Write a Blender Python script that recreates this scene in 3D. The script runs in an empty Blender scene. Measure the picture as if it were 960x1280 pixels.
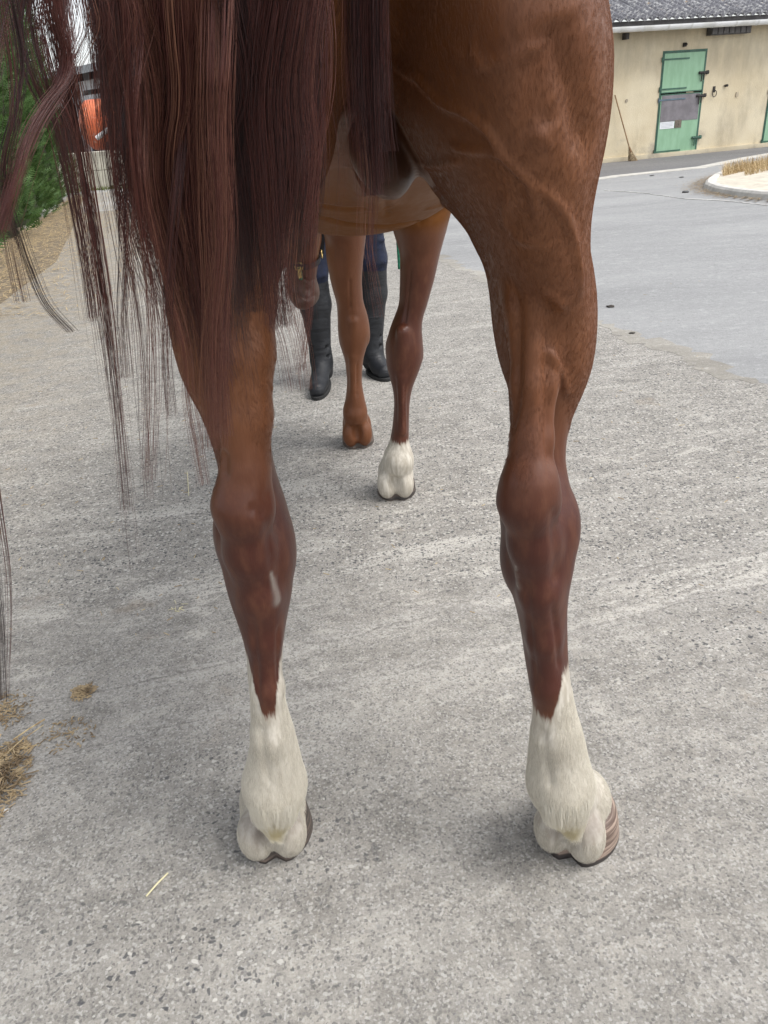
import bpy, math, random
import numpy as np
from mathutils import Vector, Matrix
from mathutils.bvhtree import BVHTree

random.seed(7)
rng = np.random.default_rng(7)
sc = bpy.context.scene
C = sc.collection

# ------------------------------------------------------------------ camera
PITCH, ROLL, FPX = math.radians(27.9), math.radians(4.3), 950.0
CAM_H = 1.12                      # metres above the concrete
BODY = CAM_H / 1.25               # the horse and the handler are modelled a little large, then scaled about the ground
cF = Vector((0, math.cos(PITCH), -math.sin(PITCH)))
cU0 = Vector((0, math.sin(PITCH), math.cos(PITCH)))
cR = math.cos(ROLL) * Vector((1, 0, 0)) - math.sin(ROLL) * cU0
cU = math.sin(ROLL) * Vector((1, 0, 0)) + math.cos(ROLL) * cU0
cam_d = bpy.data.cameras.new('camera')
cam_d.sensor_fit = 'VERTICAL'; cam_d.sensor_height = 24.0; cam_d.lens = FPX / 1280 * 24.0
cam_d.clip_start = 0.02; cam_d.clip_end = 2000
cam = bpy.data.objects.new('camera', cam_d); C.objects.link(cam)
cam.matrix_world = Matrix(((cR.x, cU.x, -cF.x, 0), (cR.y, cU.y, -cF.y, 0), (cR.z, cU.z, -cF.z, CAM_H), (0, 0, 0, 1)))
cam_d.dof.use_dof = False
sc.camera = cam

# ------------------------------------------------------------------ sky, sun, exposure (bright overcast)
SUN_EL, SUN_AZ = math.radians(58), math.radians(115)     # azimuth clockwise from +Y
w = bpy.data.worlds.new('World'); sc.world = w; w.use_nodes = True
nt = w.node_tree; nt.nodes.clear()
sky = nt.nodes.new('ShaderNodeTexSky'); sky.sky_type = 'NISHITA'; sky.sun_disc = False
sky.sun_elevation = SUN_EL; sky.sun_rotation = SUN_AZ
sky.air_density = 1.0; sky.dust_density = 2.0; sky.ozone_density = 1.0
hsv = nt.nodes.new('ShaderNodeHueSaturation'); hsv.inputs['Saturation'].default_value = 0.24
bg = nt.nodes.new('ShaderNodeBackground'); bg.inputs['Strength'].default_value = 0.135
out = nt.nodes.new('ShaderNodeOutputWorld')
nt.links.new(sky.outputs[0], hsv.inputs['Color']); nt.links.new(hsv.outputs[0], bg.inputs[0]); nt.links.new(bg.outputs[0], out.inputs[0])
sd = bpy.data.lights.new('sun', 'SUN'); sd.energy = 1.2; sd.angle = math.radians(35); sd.color = (1.0, 0.965, 0.91)
sun = bpy.data.objects.new('sun', sd); C.objects.link(sun)
sv = Vector((math.sin(SUN_AZ) * math.cos(SUN_EL), math.cos(SUN_AZ) * math.cos(SUN_EL), math.sin(SUN_EL)))
sun.rotation_euler = (-sv).to_track_quat('-Z', 'Y').to_euler(); sun.location = sv * 40
sc.view_settings.view_transform = 'Standard'; sc.view_settings.look = 'None'
sc.view_settings.exposure = 1.03; sc.view_settings.gamma = 1.0; sc.view_settings.use_curve_mapping = False
sc.cycles.max_bounces = 6; sc.cycles.diffuse_bounces = 4; sc.cycles.glossy_bounces = 3; sc.cycles.transparent_max_bounces = 8
sc.cycles_curves.shape = 'RIBBONS' if hasattr(sc, 'cycles_curves') else 'RIBBONS'

# ------------------------------------------------------------------ measuring
def ray(px, py):
    px, py = float(px), float(py)
    return cF + ((px - 480) / FPX) * cR + ((640 - py) / FPX) * cU
def at(px, py, Y, H=1.25):
    Y = float(Y); d = ray(px, py); t = Y / d.y
    return Vector((d.x * t, Y, H + d.z * t))
def ground_z(y):
    t = min(1, max(0, (y - 4.0) / 11.0)); return -0.2 * t * t * (3 - 2 * t)
def gnd(px, py):
    d = ray(px, py); z = 0.0
    for _ in range(30):
        t = (z - CAM_H) / d.z; z = ground_z(d.y * t)
    return Vector((d.x * t, d.y * t, z))
def hit_plane(px, py, p0, n):
    d = ray(px, py); o = Vector((0, 0, CAM_H))
    return o + d * ((p0 - o).dot(n) / d.dot(n))

# ------------------------------------------------------------------ object helpers
def link(o, parent=None):
    C.objects.link(o)
    if parent is not None: o.parent = parent
    return o
def tag(o, label, cat, group=None, kind=None):
    o['label'] = label; o['category'] = cat
    if group: o['group'] = group
    if kind: o['kind'] = kind
    return o
def empty(name, loc=(0, 0, 0), parent=None, rz=0.0):
    o = bpy.data.objects.new(name, None); o.location = loc; o.rotation_euler = (0, 0, rz); o.empty_display_size = 0.1
    return link(o, parent)
class MB:
    """collects verts and faces, then links them as one mesh object"""
    def __init__(s): s.v = []; s.f = []
    def add(s, vs, fs):
        b = len(s.v); s.v += [tuple(v) for v in vs]; s.f += [tuple(b + i for i in f) for f in fs]
    def box(s, c, sz, M=None):
        x, y, z = (a / 2 for a in sz); c = Vector(c)
        vs = [Vector((i * x, j * y, k * z)) for i in (-1, 1) for j in (-1, 1) for k in (-1, 1)]
        if M is not None: vs = [M @ v for v in vs]
        s.add([c + v for v in vs], [(0, 1, 3, 2), (4, 6, 7, 5), (0, 4, 5, 1), (2, 3, 7, 6), (0, 2, 6, 4), (1, 5, 7, 3)])
    def bar(s, a, b, wd, th, up=(0, 0, 1)):
        a, b = Vector(a), Vector(b); d = (b - a); L = d.length; d.normalize()
        sd_ = d.cross(Vector(up)).normalized(); u = sd_.cross(d)
        M = Matrix((d, sd_, u)).transposed()
        s.box((a + b) / 2, (L, wd, th), M)
    def tube(s, pts, rad, n=8, caps=True):
        pts = [Vector(p) for p in pts]; m = len(pts)
        rad = rad if hasattr(rad, '__len__') else [rad] * m
        rows = []; ref = None
        for i, p in enumerate(pts):
            t = (pts[min(i + 1, m - 1)] - pts[max(i - 1, 0)]).normalized()
            if ref is None: ref = t.orthogonal().normalized()
            ref = (ref - t * ref.dot(t)).normalized(); q = t.cross(ref)
            rows.append([p + (ref * math.cos(2 * math.pi * k / n) + q * math.sin(2 * math.pi * k / n)) * rad[i] for k in range(n)])
        vs = [v for r in rows for v in r]
        fs = [(i * n + k, i * n + (k + 1) % n, (i + 1) * n + (k + 1) % n, (i + 1) * n + k) for i in range(m - 1) for k in range(n)]
        if caps: fs += [tuple(range(n))[::-1], tuple((m - 1) * n + k for k in range(n))]
        s.add(vs, fs)
    def build(s, name, mat=None, parent=None, smooth=False, bevel=0):
        me = bpy.data.meshes.new(name); me.from_pydata(s.v, [], s.f); me.update()
        if mat: me.materials.append(mat)
        if smooth: me.polygons.foreach_set('use_smooth', [True] * len(me.polygons))
        o = bpy.data.objects.new(name, me)
        if bevel:
            m = o.modifiers.new('bevel', 'BEVEL'); m.width = bevel; m.segments = 2; m.limit_method = 'ANGLE'
        return link(o, parent)

# ------------------------------------------------------------------ materials
def new_mat(name):
    m = bpy.data.materials.new(name); m.use_nodes = True
    t = m.node_tree; t.nodes.clear()
    o = t.nodes.new('ShaderNodeOutputMaterial'); p = t.nodes.new('ShaderNodeBsdfPrincipled')
    t.links.new(p.outputs[0], o.inputs[0]); return m, t, p
class NT:
    """tiny node-graph writer"""
    def __init__(s, t): s.t = t
    def n(s, typ, **kw):
        nd = s.t.nodes.new(typ)
        for k, v in kw.items():
            if k in nd.inputs: s.put(nd.inputs[k], v)
            else: setattr(nd, k, v)
        return nd
    def put(s, sock, v):
        if isinstance(v, bpy.types.NodeSocket): s.t.links.new(v, sock)
        elif isinstance(v, bpy.types.Node): s.t.links.new(v.outputs[0], sock)
        else: sock.default_value = v
    def math(s, op, a, b=0.0, c=None, clamp=False):
        nd = s.t.nodes.new('ShaderNodeMath'); nd.operation = op; nd.use_clamp = clamp
        s.put(nd.inputs[0], a); s.put(nd.inputs[1], b)
        if c is not None: s.put(nd.inputs[2], c)
        return nd.outputs[0]
    def mix(s, f, a, b, blend='MIX'):
        nd = s.t.nodes.new('ShaderNodeMix'); nd.data_type = 'RGBA'; nd.blend_type = blend
        s.put(nd.inputs[0], f); s.put(nd.inputs[6], a); s.put(nd.inputs[7], b); return nd.outputs[2]
    def ramp(s, f, lo, hi, a=0.0, b=1.0):
        nd = s.t.nodes.new('ShaderNodeMapRange'); nd.interpolation_type = 'SMOOTHSTEP'
        s.put(nd.inputs[0], f); nd.inputs[1].default_value = lo; nd.inputs[2].default_value = hi
        nd.inputs[3].default_value = a; nd.inputs[4].default_value = b; return nd.outputs[0]
    def pos(s):
        return s.t.nodes.new('ShaderNodeNewGeometry').outputs['Position']
    def map(s, v, scale=(1, 1, 1), rot=(0, 0, 0), loc=(0, 0, 0)):
        nd = s.t.nodes.new('ShaderNodeMapping'); s.put(nd.inputs[0], v)
        nd.inputs['Scale'].default_value = scale; nd.inputs['Rotation'].default_value = rot; nd.inputs['Location'].default_value = loc
        return nd.outputs[0]
    def noise(s, v, scale, detail=4, rough=0.55, dist=0.0):
        nd = s.t.nodes.new('ShaderNodeTexNoise'); s.put(nd.inputs['Vector'], v)
        nd.inputs['Scale'].default_value = scale; nd.inputs['Detail'].default_value = detail
        nd.inputs['Roughness'].default_value = rough; nd.inputs['Distortion'].default_value = dist; return nd.outputs[0]
    def voro(s, v, scale, feature='F1', out='Distance', rnd=1.0):
        nd = s.t.nodes.new('ShaderNodeTexVoronoi'); nd.feature = feature; s.put(nd.inputs['Vector'], v)
        nd.inputs['Scale'].default_value = scale; nd.inputs['Randomness'].default_value = rnd; return nd.outputs[out]
    def attr(s, name):
        nd = s.t.nodes.new('ShaderNodeAttribute'); nd.attribute_name = name; return nd
    def bump(s, h, strength=0.3, dist=0.01, normal=None):
        nd = s.t.nodes.new('ShaderNodeBump'); s.put(nd.inputs['Height'], h)
        nd.inputs['Strength'].default_value = strength; nd.inputs['Distance'].default_value = dist
        if normal is not None: s.put(nd.inputs['Normal'], normal)
        return nd.outputs[0]
def rgb(r, g, b): # sRGB 0-255 -> linear
    f = lambda c: (c / 255 / 12.92) if c <= 10 else ((c / 255 + 0.055) / 1.055) ** 2.4
    return (f(r), f(g), f(b), 1)
def simple_mat(name, col, rough=0.7, var=0.25, scale=8.0, metal=0.0, bump=0.1, bscale=60.0, stretch=(1, 1, 1)):
    m, t, p = new_mat(name); g = NT(t)
    v = g.map(g.n('ShaderNodeTexCoord').outputs['Object'], stretch)
    n1 = g.noise(v, scale, 6, 0.6); n2 = g.noise(v, bscale, 3, 0.6)
    f = g.ramp(n1, 0.3, 0.7)
    dark = tuple(c * (1 - var) for c in col[:3]) + (1,); lite = tuple(min(1, c * (1 + var * 0.6)) for c in col[:3]) + (1,)
    c = g.mix(f, dark, lite); c = g.mix(g.math('MULTIPLY', g.ramp(n2, 0.45, 0.75), 0.35 * var * 2), c, dark)
    g.put(p.inputs['Base Color'], c); p.inputs['Metallic'].default_value = metal
    g.put(p.inputs['Roughness'], g.math('ADD', g.math('MULTIPLY', n1, 0.2), rough - 0.1, clamp=True))
    if bump: g.put(p.inputs['Normal'], g.bump(n2, bump, 0.01))
    return m


# ------------------------------------------------------------------ implicit bodies (smooth union of muscles), meshed by surface nets
class Field:
    def __init__(s, xs, ys, zs):
        s.X, s.Y, s.Z = (np.asarray(a, np.float32) for a in (xs, ys, zs))
        s.F = np.full((len(xs), len(ys), len(zs)), 1.0, np.float32)
    def sub(s, lo, hi):
        sl = []
        for A, a, b in zip((s.X, s.Y, s.Z), lo, hi):
            i0 = max(0, int(np.searchsorted(A, a)) - 1); i1 = min(len(A), int(np.searchsorted(A, b)) + 1)
            sl.append(slice(i0, max(i1, i0 + 1)))
        return tuple(sl), s.X[sl[0]][:, None, None], s.Y[sl[1]][None, :, None], s.Z[sl[2]][None, None, :]
    def merge(s, sl, d, k, op='add'):
        A = s.F[sl]
        if op == 'add':
            h = np.clip(k - np.abs(A - d), 0, None); s.F[sl] = np.minimum(A, d) - h * h / (4 * k)
        else:
            d = -d; h = np.clip(k - np.abs(A - d), 0, None); s.F[sl] = np.maximum(A, d) + h * h / (4 * k)
    def cone(s, p, q, r1, r2, k=0.02, op='add', flat=None):
        """capsule whose radius runs from r1 to r2; flat=(axis vector, factor) thins it along that axis"""
        p, q = np.array(p, float), np.array(q, float); m = max(r1, r2) * (1 if flat is None else max(1, flat[1])) + k + 0.02
        sl, X, Y, Z = s.sub(np.minimum(p, q) - m, np.maximum(p, q) + m)
        d = q - p; L2 = float(d @ d) + 1e-12
        px, py, pz = X - p[0], Y - p[1], Z - p[2]
        t = np.clip((px * d[0] + py * d[1] + pz * d[2]) / L2, 0, 1)
        ax, ay, az = px - t * d[0], py - t * d[1], pz - t * d[2]
        d2 = ax * ax + ay * ay + az * az
        if flat is not None:
            u = np.array(flat[0], float); u /= np.linalg.norm(u)
            w_ = ax * u[0] + ay * u[1] + az * u[2]; d2 = d2 + w_ * w_ * (1 / flat[1] ** 2 - 1)
        s.merge(sl, (np.sqrt(d2) - (r1 + (r2 - r1) * t)).astype(np.float32), k, op)
    def ell(s, c, r, k=0.02, rot=None, op='add'):
        c = np.array(c, float); r = np.array(r, float); m = r.max() + k + 0.02
        sl, X, Y, Z = s.sub(c - m, c + m)
        p = [X - c[0], Y - c[1], Z - c[2]]
        if rot is not None:
            R_ = np.array(Matrix.Rotation(rot[0], 3, 'X') @ Matrix.Rotation(rot[1], 3, 'Y') @ Matrix.Rotation(rot[2], 3, 'Z')).T
            p = [R_[i, 0] * p[0] + R_[i, 1] * p[1] + R_[i, 2] * p[2] for i in range(3)]
        a = sum((p[i] / r[i]) ** 2 for i in range(3)); b = sum((p[i] / r[i] ** 2) ** 2 for i in range(3))
        k0 = np.sqrt(a); k1 = np.sqrt(b) + 1e-9
        s.merge(sl, (k0 * (k0 - 1) / k1).astype(np.float32), k, op)
    def stack(s, axis, kn, cu, cv, a, vneg, vpos, k=0.02, n=2.0, op='add'):
        """cross-sections along an axis ('z' or 'y'); u is x, v the other one; knots kn ascending"""
        kn = np.asarray(kn, float)
        A = s.Z if axis == 'z' else s.Y
        lo_u = min(c - w_ for c, w_ in zip(cu, a)) - 0.1; hi_u = max(c + w_ for c, w_ in zip(cu, a)) + 0.1
        lo_v = min(vneg) - 0.1; hi_v = max(vpos) + 0.1
        if axis == 'z': sl, X, Y, Z = s.sub((lo_u, lo_v, kn[0] - .04), (hi_u, hi_v, kn[-1] + .04)); T = Z; V = Y; S = sl[2]
        else: sl, X, Y, Z = s.sub((lo_u, kn[0] - .04, lo_v), (hi_u, kn[-1] + .04, hi_v)); T = Y; V = Z; S = sl[1]
        t = A[S]
        def ip(arr):
            fine = np.linspace(kn[0], kn[-1], 240); v = np.interp(fine, kn, arr)
            w_ = np.ones(9) / 9; vp = np.pad(v, 4, mode='edge'); v = np.convolve(vp, w_, 'valid')
            r = np.interp(t, fine, v)
            return (r[None, None, :] if axis == 'z' else r[None, :, None]).astype(np.float32)
        CU, CV, AU, V0, V1 = ip(cu), ip(cv), ip(a), ip(vneg), ip(vpos)
        dx = X - CU; dv = V - CV
        b = np.where(dv < 0, CV - V0, V1 - CV)
        ex, ev = np.abs(dx) / AU, np.abs(dv) / b
        r = (ex ** n + ev ** n) ** (1 / n) + 1e-6
        gr = np.sqrt((ex ** (n - 1) / AU) ** 2 + (ev ** (n - 1) / b) ** 2) / r ** (n - 1) + 1e-6
        d = (r - 1) / gr
        d = np.clip(d, -0.3, 0.6)
        cap = np.maximum(kn[0] - T, T - kn[-1])
        d = np.maximum(d, cap) if op == 'add' else d
        s.merge(sl, d.astype(np.float32), k, op)
    def mesh(s):
        F = s.F; X, Y, Z = s.X, s.Y, s.Z; nx, ny, nz = F.shape
        neg = F < 0
        cnt = np.zeros((nx - 1, ny - 1, nz - 1), np.int8)
        for i in (0, 1):
            for j in (0, 1):
                for k in (0, 1):
                    cnt += neg[i:nx - 1 + i, j:ny - 1 + j, k:nz - 1 + k]
        ci = np.nonzero((cnt > 0) & (cnt < 8)); I, J, K = ci
        idx = np.full(cnt.shape, -1, np.int32); idx[ci] = np.arange(len(I))
        P = np.zeros((len(I), 3)); W = np.zeros(len(I))
        cor = [(i, j, k) for i in (0, 1) for j in (0, 1) for k in (0, 1)]
        for a_ in range(8):
            for b_ in range(a_ + 1, 8):
                ca, cb = cor[a_], cor[b_]
                if sum(x != y for x, y in zip(ca, cb)) != 1: continue
                fa = F[I + ca[0], J + ca[1], K + ca[2]]; fb = F[I + cb[0], J + cb[1], K + cb[2]]
                m = (fa < 0) != (fb < 0); t = np.where(m, fa / np.where(m, fa - fb, 1), 0)
                pa = np.stack([X[I + ca[0]], Y[J + ca[1]], Z[K + ca[2]]], 1); pb = np.stack([X[I + cb[0]], Y[J + cb[1]], Z[K + cb[2]]], 1)
                P += (pa + (pb - pa) * t[:, None]) * m[:, None]; W += m
        P /= W[:, None]
        Q = []
        def quads(m, ids, flip):
            q = np.stack([x[m] for x in ids], 1); f_ = flip[m]
            q[f_] = q[f_][:, ::-1]; Q.append(q[(q >= 0).all(1)])
        e = neg[:-1, 1:-1, 1:-1] != neg[1:, 1:-1, 1:-1]
        quads(e, (idx[:, :-1, :-1], idx[:, 1:, :-1], idx[:, 1:, 1:], idx[:, :-1, 1:]), ~neg[:-1, 1:-1, 1:-1])
        e = neg[1:-1, :-1, 1:-1] != neg[1:-1, 1:, 1:-1]
        quads(e, (idx[:-1, :, :-1], idx[:-1, :, 1:], idx[1:, :, 1:], idx[1:, :, :-1]), ~neg[1:-1, :-1, 1:-1])
        e = neg[1:-1, 1:-1, :-1] != neg[1:-1, 1:-1, 1:]
        quads(e, (idx[:-1, :-1, :], idx[1:, :-1, :], idx[1:, 1:, :], idx[:-1, 1:, :]), ~neg[1:-1, 1:-1, :-1])
        return P, np.concatenate(Q).astype(np.int32)
def smooth_mesh(P, Q, it, lam=0.5, mu=-0.53):
    a = np.concatenate([Q[:, i] for i in range(4)]); b = np.concatenate([Q[:, (i + 1) % 4] for i in range(4)])
    A_ = np.concatenate([a, b]); B_ = np.concatenate([b, a]); n = len(P)
    deg = np.bincount(A_, minlength=n)[:, None] + 1e-9
    for i in range(it):
        for l in ((lam, mu) if mu else (lam,)):
            S_ = np.stack([np.bincount(A_, weights=P[B_, c], minlength=n) for c in range(3)], 1) / deg
            P = P + l * (S_ - P)
    return P
def vnormals(P, Q):
    fn = np.cross(P[Q[:, 2]] - P[Q[:, 0]], P[Q[:, 3]] - P[Q[:, 1]]); n = len(P)
    N = np.stack([sum(np.bincount(Q[:, k], weights=fn[:, c], minlength=n) for k in range(4)) for c in range(3)], 1)
    return N / (np.linalg.norm(N, axis=1)[:, None] + 1e-12)
def quad_object(name, P, Q, mat, parent, attrs=None):
    me = bpy.data.meshes.new(name)
    me.vertices.add(len(P)); me.vertices.foreach_set('co', P.astype(np.float32).ravel())
    me.loops.add(len(Q) * 4); me.loops.foreach_set('vertex_index', Q.ravel())
    me.polygons.add(len(Q)); me.polygons.foreach_set('loop_start', np.arange(0, len(Q) * 4, 4, dtype=np.int32))
    me.polygons.foreach_set('use_smooth', np.ones(len(Q), bool))
    me.update(calc_edges=True); me.validate()
    for k, v in (attrs or {}).items():
        if v.ndim == 1:
            a_ = me.attributes.new(k, 'FLOAT', 'POINT'); a_.data.foreach_set('value', v.astype(np.float32))
        else:
            a_ = me.attributes.new(k, 'FLOAT_VECTOR', 'POINT'); a_.data.foreach_set('vector', v.astype(np.float32).ravel())
    if mat: me.materials.append(mat)
    return link(bpy.data.objects.new(name, me), parent)
def hair_object(name, strands, radii, mat, parent=None, attrs=None):
    """strands: list of (n,3) arrays; radii: matching list of arrays"""
    hc = bpy.data.hair_curves.new(name)
    hc.add_curves([len(s_) for s_ in strands])
    hc.attributes['position'].data.foreach_set('vector', np.concatenate(strands).astype(np.float32).ravel())
    r = hc.attributes.get('radius') or hc.attributes.new('radius', 'FLOAT', 'POINT')
    r.data.foreach_set('value', np.concatenate(radii).astype(np.float32))
    for k, v in (attrs or {}).items():
        a_ = hc.attributes.new(k, 'FLOAT', 'CURVE'); a_.data.foreach_set('value', np.asarray(v, np.float32))
    hc.materials.append(mat)
    return link(bpy.data.objects.new(name, hc), parent)

# ------------------------------------------------------------------ the setting: ground, yard, asphalt
def structure(o): o['kind'] = 'structure'; return o
def sheet(name, mat, poly, lift, step=1.5):
    """a polygon laid on the sloping ground, cut into strips so that it follows the fall"""
    import bmesh
    bm = bmesh.new(); vs = [bm.verts.new((x, y, 0)) for x, y in poly]; bm.faces.new(vs)
    ys = [y for _, y in poly]; y = max(0.0, math.floor(min(ys)))
    while y < min(max(ys), 17):
        bmesh.ops.bisect_plane(bm, geom=bm.verts[:] + bm.edges[:] + bm.faces[:], plane_co=(0, y, 0), plane_no=(0, 1, 0)); y += 0.5
    for v in bm.verts: v.co.z = ground_z(v.co.y) + lift
    bmesh.ops.triangulate(bm, faces=bm.faces[:])
    be = [e for e in bm.edges if len(e.link_faces) == 1]
    ex = bmesh.ops.extrude_edge_only(bm, edges=be)
    for v in ex['geom']:
        if isinstance(v, bmesh.types.BMVert): v.co.z -= .01
    bmesh.ops.recalc_face_normals(bm, faces=bm.faces[:])
    me = bpy.data.meshes.new(name); bm.to_mesh(me); bm.free()
    if len(me.polygons) and sum(q_.normal.z * q_.area for q_ in me.polygons) < 0: me.flip_normals()
    me.materials.append(mat)
    return structure(link(bpy.data.objects.new(name, me)))

def concrete_mat():
    m, t, p = new_mat('worn_concrete'); g = NT(t); P = g.pos()
    sep = g.n('ShaderNodeSeparateXYZ', Vector=P)
    rotv = g.map(P, (1, 1, 1), (0, 0, math.radians(-14)))                  # the tamping runs slightly askew
    strk = g.map(rotv, (.45, 2.2, 1))
    big = g.noise(P, 1.3, 5, .6); med = g.noise(P, 9, 6, .68); fin = g.noise(P, 230, 6, .8); grit = g.noise(P, 75, 6, .8)
    c = g.mix(g.ramp(med, .3, .7), (.240, .226, .204, 1), (.362, .344, .314, 1))
    c = g.mix(g.ramp(big, .35, .7, 0, .55), c, (.235, .222, .200, 1))
    # pale laitance left in streaks
    s1 = g.noise(strk, 3.0, 8, .72, .6)
    band = g.ramp(g.noise(g.map(rotv, (.15, 1.3, 1)), 1.6, 3, .5), .46, .60)
    s2 = g.noise(g.map(rotv, (.7, 1.7, 1), loc=(4, 2, 0)), 11, 10, .78, .4)
    pal2 = g.math('MULTIPLY', g.ramp(s2, .53, .60), g.math('ADD', .18, g.math('MULTIPLY', g.ramp(g.noise(rotv, 2.1, 4, .6), .42, .58), .62)))
    drk = g.math('MULTIPLY', g.ramp(s2, .46, .38), .45)
    near = g.math('MULTIPLY', g.ramp(sep.outputs[1], .95, 1.5, .30, 1), g.ramp(sep.outputs[1], 1.9, 3.2, 1, .42)); pal2 = g.math('MULTIPLY', pal2, near)
    c = g.mix(g.math('MULTIPLY', g.ramp(g.noise(g.map(P, loc=(7, 3, 2)), 30, 5, .7), .50, .60), .35), c, (.46, .43, .38, 1)); c = g.mix(drk, c, (.150, .140, .124, 1)); c = g.mix(pal2, c, (.56, .53, .475, 1))
    pal = g.math('MULTIPLY', g.ramp(g.math('ADD', s1, g.math('MULTIPLY', g.math('SUBTRACT', grit, .5), .45)), .50, .62), g.math('ADD', .25, g.math('MULTIPLY', band, .65)))
    pal = g.math('MULTIPLY', pal, near); c = g.mix(pal, c, (.56, .535, .485, 1))
    # salt-and-pepper aggregate
    v1 = g.n('ShaderNodeTexVoronoi', Vector=g.map(P, (1, 1.0, 1)), Scale=260.0); cs = g.n('ShaderNodeSeparateColor', Color=v1.outputs['Color'])
    c = g.mix(g.ramp(cs.outputs[0], .70, .95, 0, .55), c, (.50, .485, .46, 1))
    c = g.mix(g.ramp(cs.outputs[1], .72, .95, 0, .60), c, (.105, .102, .10, 1))
    c = g.mix(g.ramp(fin, .30, .5, .65, 0), c, (.075, .072, .07, 1))
    c = g.mix(g.ramp(fin, .52, .72, 0, .60), c, (.56, .54, .51, 1))
    # exposed dark chippings, more of them in worn zones
    wz = g.ramp(g.noise(g.map(P, (.5, .9, 1), loc=(3.1, 1.7, 0)), 1.6, 3, .55), .42, .62, .12, 1); wz = g.math('MAXIMUM', wz, g.ramp(g.math('ADD', sep.outputs[1], g.math('MULTIPLY', g.noise(P, 2.5, 4, .6), .8)), 1.95, 2.25, 0, 1.0)); zone = g.ramp(g.math('ADD', sep.outputs[1], g.math('MULTIPLY', g.noise(P, 2.5, 4, .6), .8)), 1.95, 2.25)
    wv = g.n('ShaderNodeVectorMath', operation='ADD'); g.put(wv.inputs[0], P)
    dn = g.n('ShaderNodeTexNoise', Vector=P, Scale=60.0); sc_ = g.n('ShaderNodeVectorMath', operation='SCALE'); g.put(sc_.inputs[0], dn.outputs[1]); sc_.inputs['Scale'].default_value = .016; g.put(wv.inputs[1], sc_.outputs[0])
    for scl, st, th, colr in ((62.0, (1, 1.7, 1), .88, (.065, .067, .072, 1)), (105.0, (1.3, .8, 1), .86, (.08, .08, .085, 1)), (85.0, (.9, 1.2, 1), .90, (.56, .54, .50, 1))):
        v2 = g.n('ShaderNodeTexVoronoi', Vector=g.map(wv.outputs[0], st), Scale=scl); c2 = g.n('ShaderNodeSeparateColor', Color=v2.outputs['Color'])
        msk = g.math('MULTIPLY', g.math('MULTIPLY', g.math('GREATER_THAN', g.math('ADD', c2.outputs[0], g.math('MULTIPLY', zone, .15)), th), g.ramp(v2.outputs['Distance'], .28, .40, 1, 0)), wz)
        c = g.mix(g.math('MULTIPLY', msk, .85), c, colr)
    # dusty, straw-coloured margin towards the hedge
    dust = g.math('MULTIPLY', g.ramp(g.math('ADD', sep.outputs[0], g.math('MULTIPLY', g.noise(P, 1.6, 5, .65), .9)), -.2, -1.2 - 1.0), .5)
    c = g.mix(g.math('MULTIPLY', dust, g.ramp(med, .35, .62)), c, (.30, .245, .17, 1))
    st_ = g.ramp(g.noise(g.map(P, loc=(9, 4, 0)), 3.4, 5, .6), .63, .74, 0, .38); c = g.mix(st_, c, (.30, .235, .165, 1))
    # hair cracks / old joints
    wob = g.math('MULTIPLY', g.math('SUBTRACT', g.noise(P, 4.5, 6, .65), .5), .09)
    rs = g.n('ShaderNodeSeparateXYZ', Vector=rotv)
    for y0, wd in ((1.478, .0045), (1.30, .003), (3.02, .006)):
        dd = g.math('ABSOLUTE', g.math('SUBTRACT', g.math('ADD', rs.outputs[1], wob), y0))
        brk = g.ramp(g.noise(P, 2.4, 2, .5), .44, .54)
        c = g.mix(g.math('MULTIPLY', g.ramp(dd, wd * .4, wd, .38, 0), brk), c, (.07, .066, .06, 1))
        c = g.mix(g.math('MULTIPLY', g.ramp(dd, .012, .05, .45, 0), g.ramp(grit, .45, .62)), c, (.50, .48, .45, 1))
    g.put(p.inputs['Base Color'], c); g.put(p.inputs['Roughness'], g.ramp(fin, .3, .7, .95, .75)); p.inputs['Specular IOR Level'].default_value = .25
    h = g.math('ADD', g.math('MULTIPLY', fin, .5), g.math('ADD', g.math('MULTIPLY', grit, .8), g.math('MULTIPLY', s1, .8)))
    g.put(p.inputs['Normal'], g.bump(h, .55, .006)); return m
def asphalt_mat(name, a, b, speck=.5):
    m, t, p = new_mat(name); g = NT(t); P = g.pos()
    big = g.noise(g.map(P, (.35, 1.2, 1), (0, 0, .25)), .8, 6, .65); fin = g.noise(P, 130, 4, .75); med = g.noise(g.map(P, (.8, 1.4, 1), (0, 0, .3)), 11, 9, .78)
    c = g.mix(g.ramp(big, .3, .7), a, b)
    c = g.mix(g.ramp(med, .52, .66, 0, .42), c, tuple(min(1, x * 1.45) for x in b[:3]) + (1,))
    c = g.mix(g.ramp(fin, .55, .75, 0, speck), c, (.52, .52, .52, 1)); c = g.mix(g.ramp(fin, .45, .28, 0, speck), c, (.08, .08, .085, 1))
    gr2 = g.noise(P, 34, 7, .85); c = g.mix(g.ramp(gr2, .54, .66, 0, .5), c, (.50, .50, .49, 1)); c = g.mix(g.ramp(gr2, .46, .36, 0, .5), c, (.13, .13, .13, 1))
    g.put(p.inputs['Base Color'], c); p.inputs['Roughness'].default_value = .85; p.inputs['Specular IOR Level'].default_value = .3
    g.put(p.inputs['Normal'], g.bump(fin, .4, .006)); return m
M_conc = concrete_mat()
M_asph = asphalt_mat('bleached_asphalt', (.248, .250, .252, 1), (.325, .327, .326, 1), .75)
M_asph2 = asphalt_mat('dark_asphalt', (.13, .13, .135, 1), (.175, .172, .172, 1), .3)
M_earth = simple_mat('dry_earth', (.21, .165, .115, 1), .95, .35, 2.0, bump=.4, bscale=40)
M_path = asphalt_mat('pale_path', (.34, .34, .33, 1), (.44, .44, .43, 1), .25)
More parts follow.
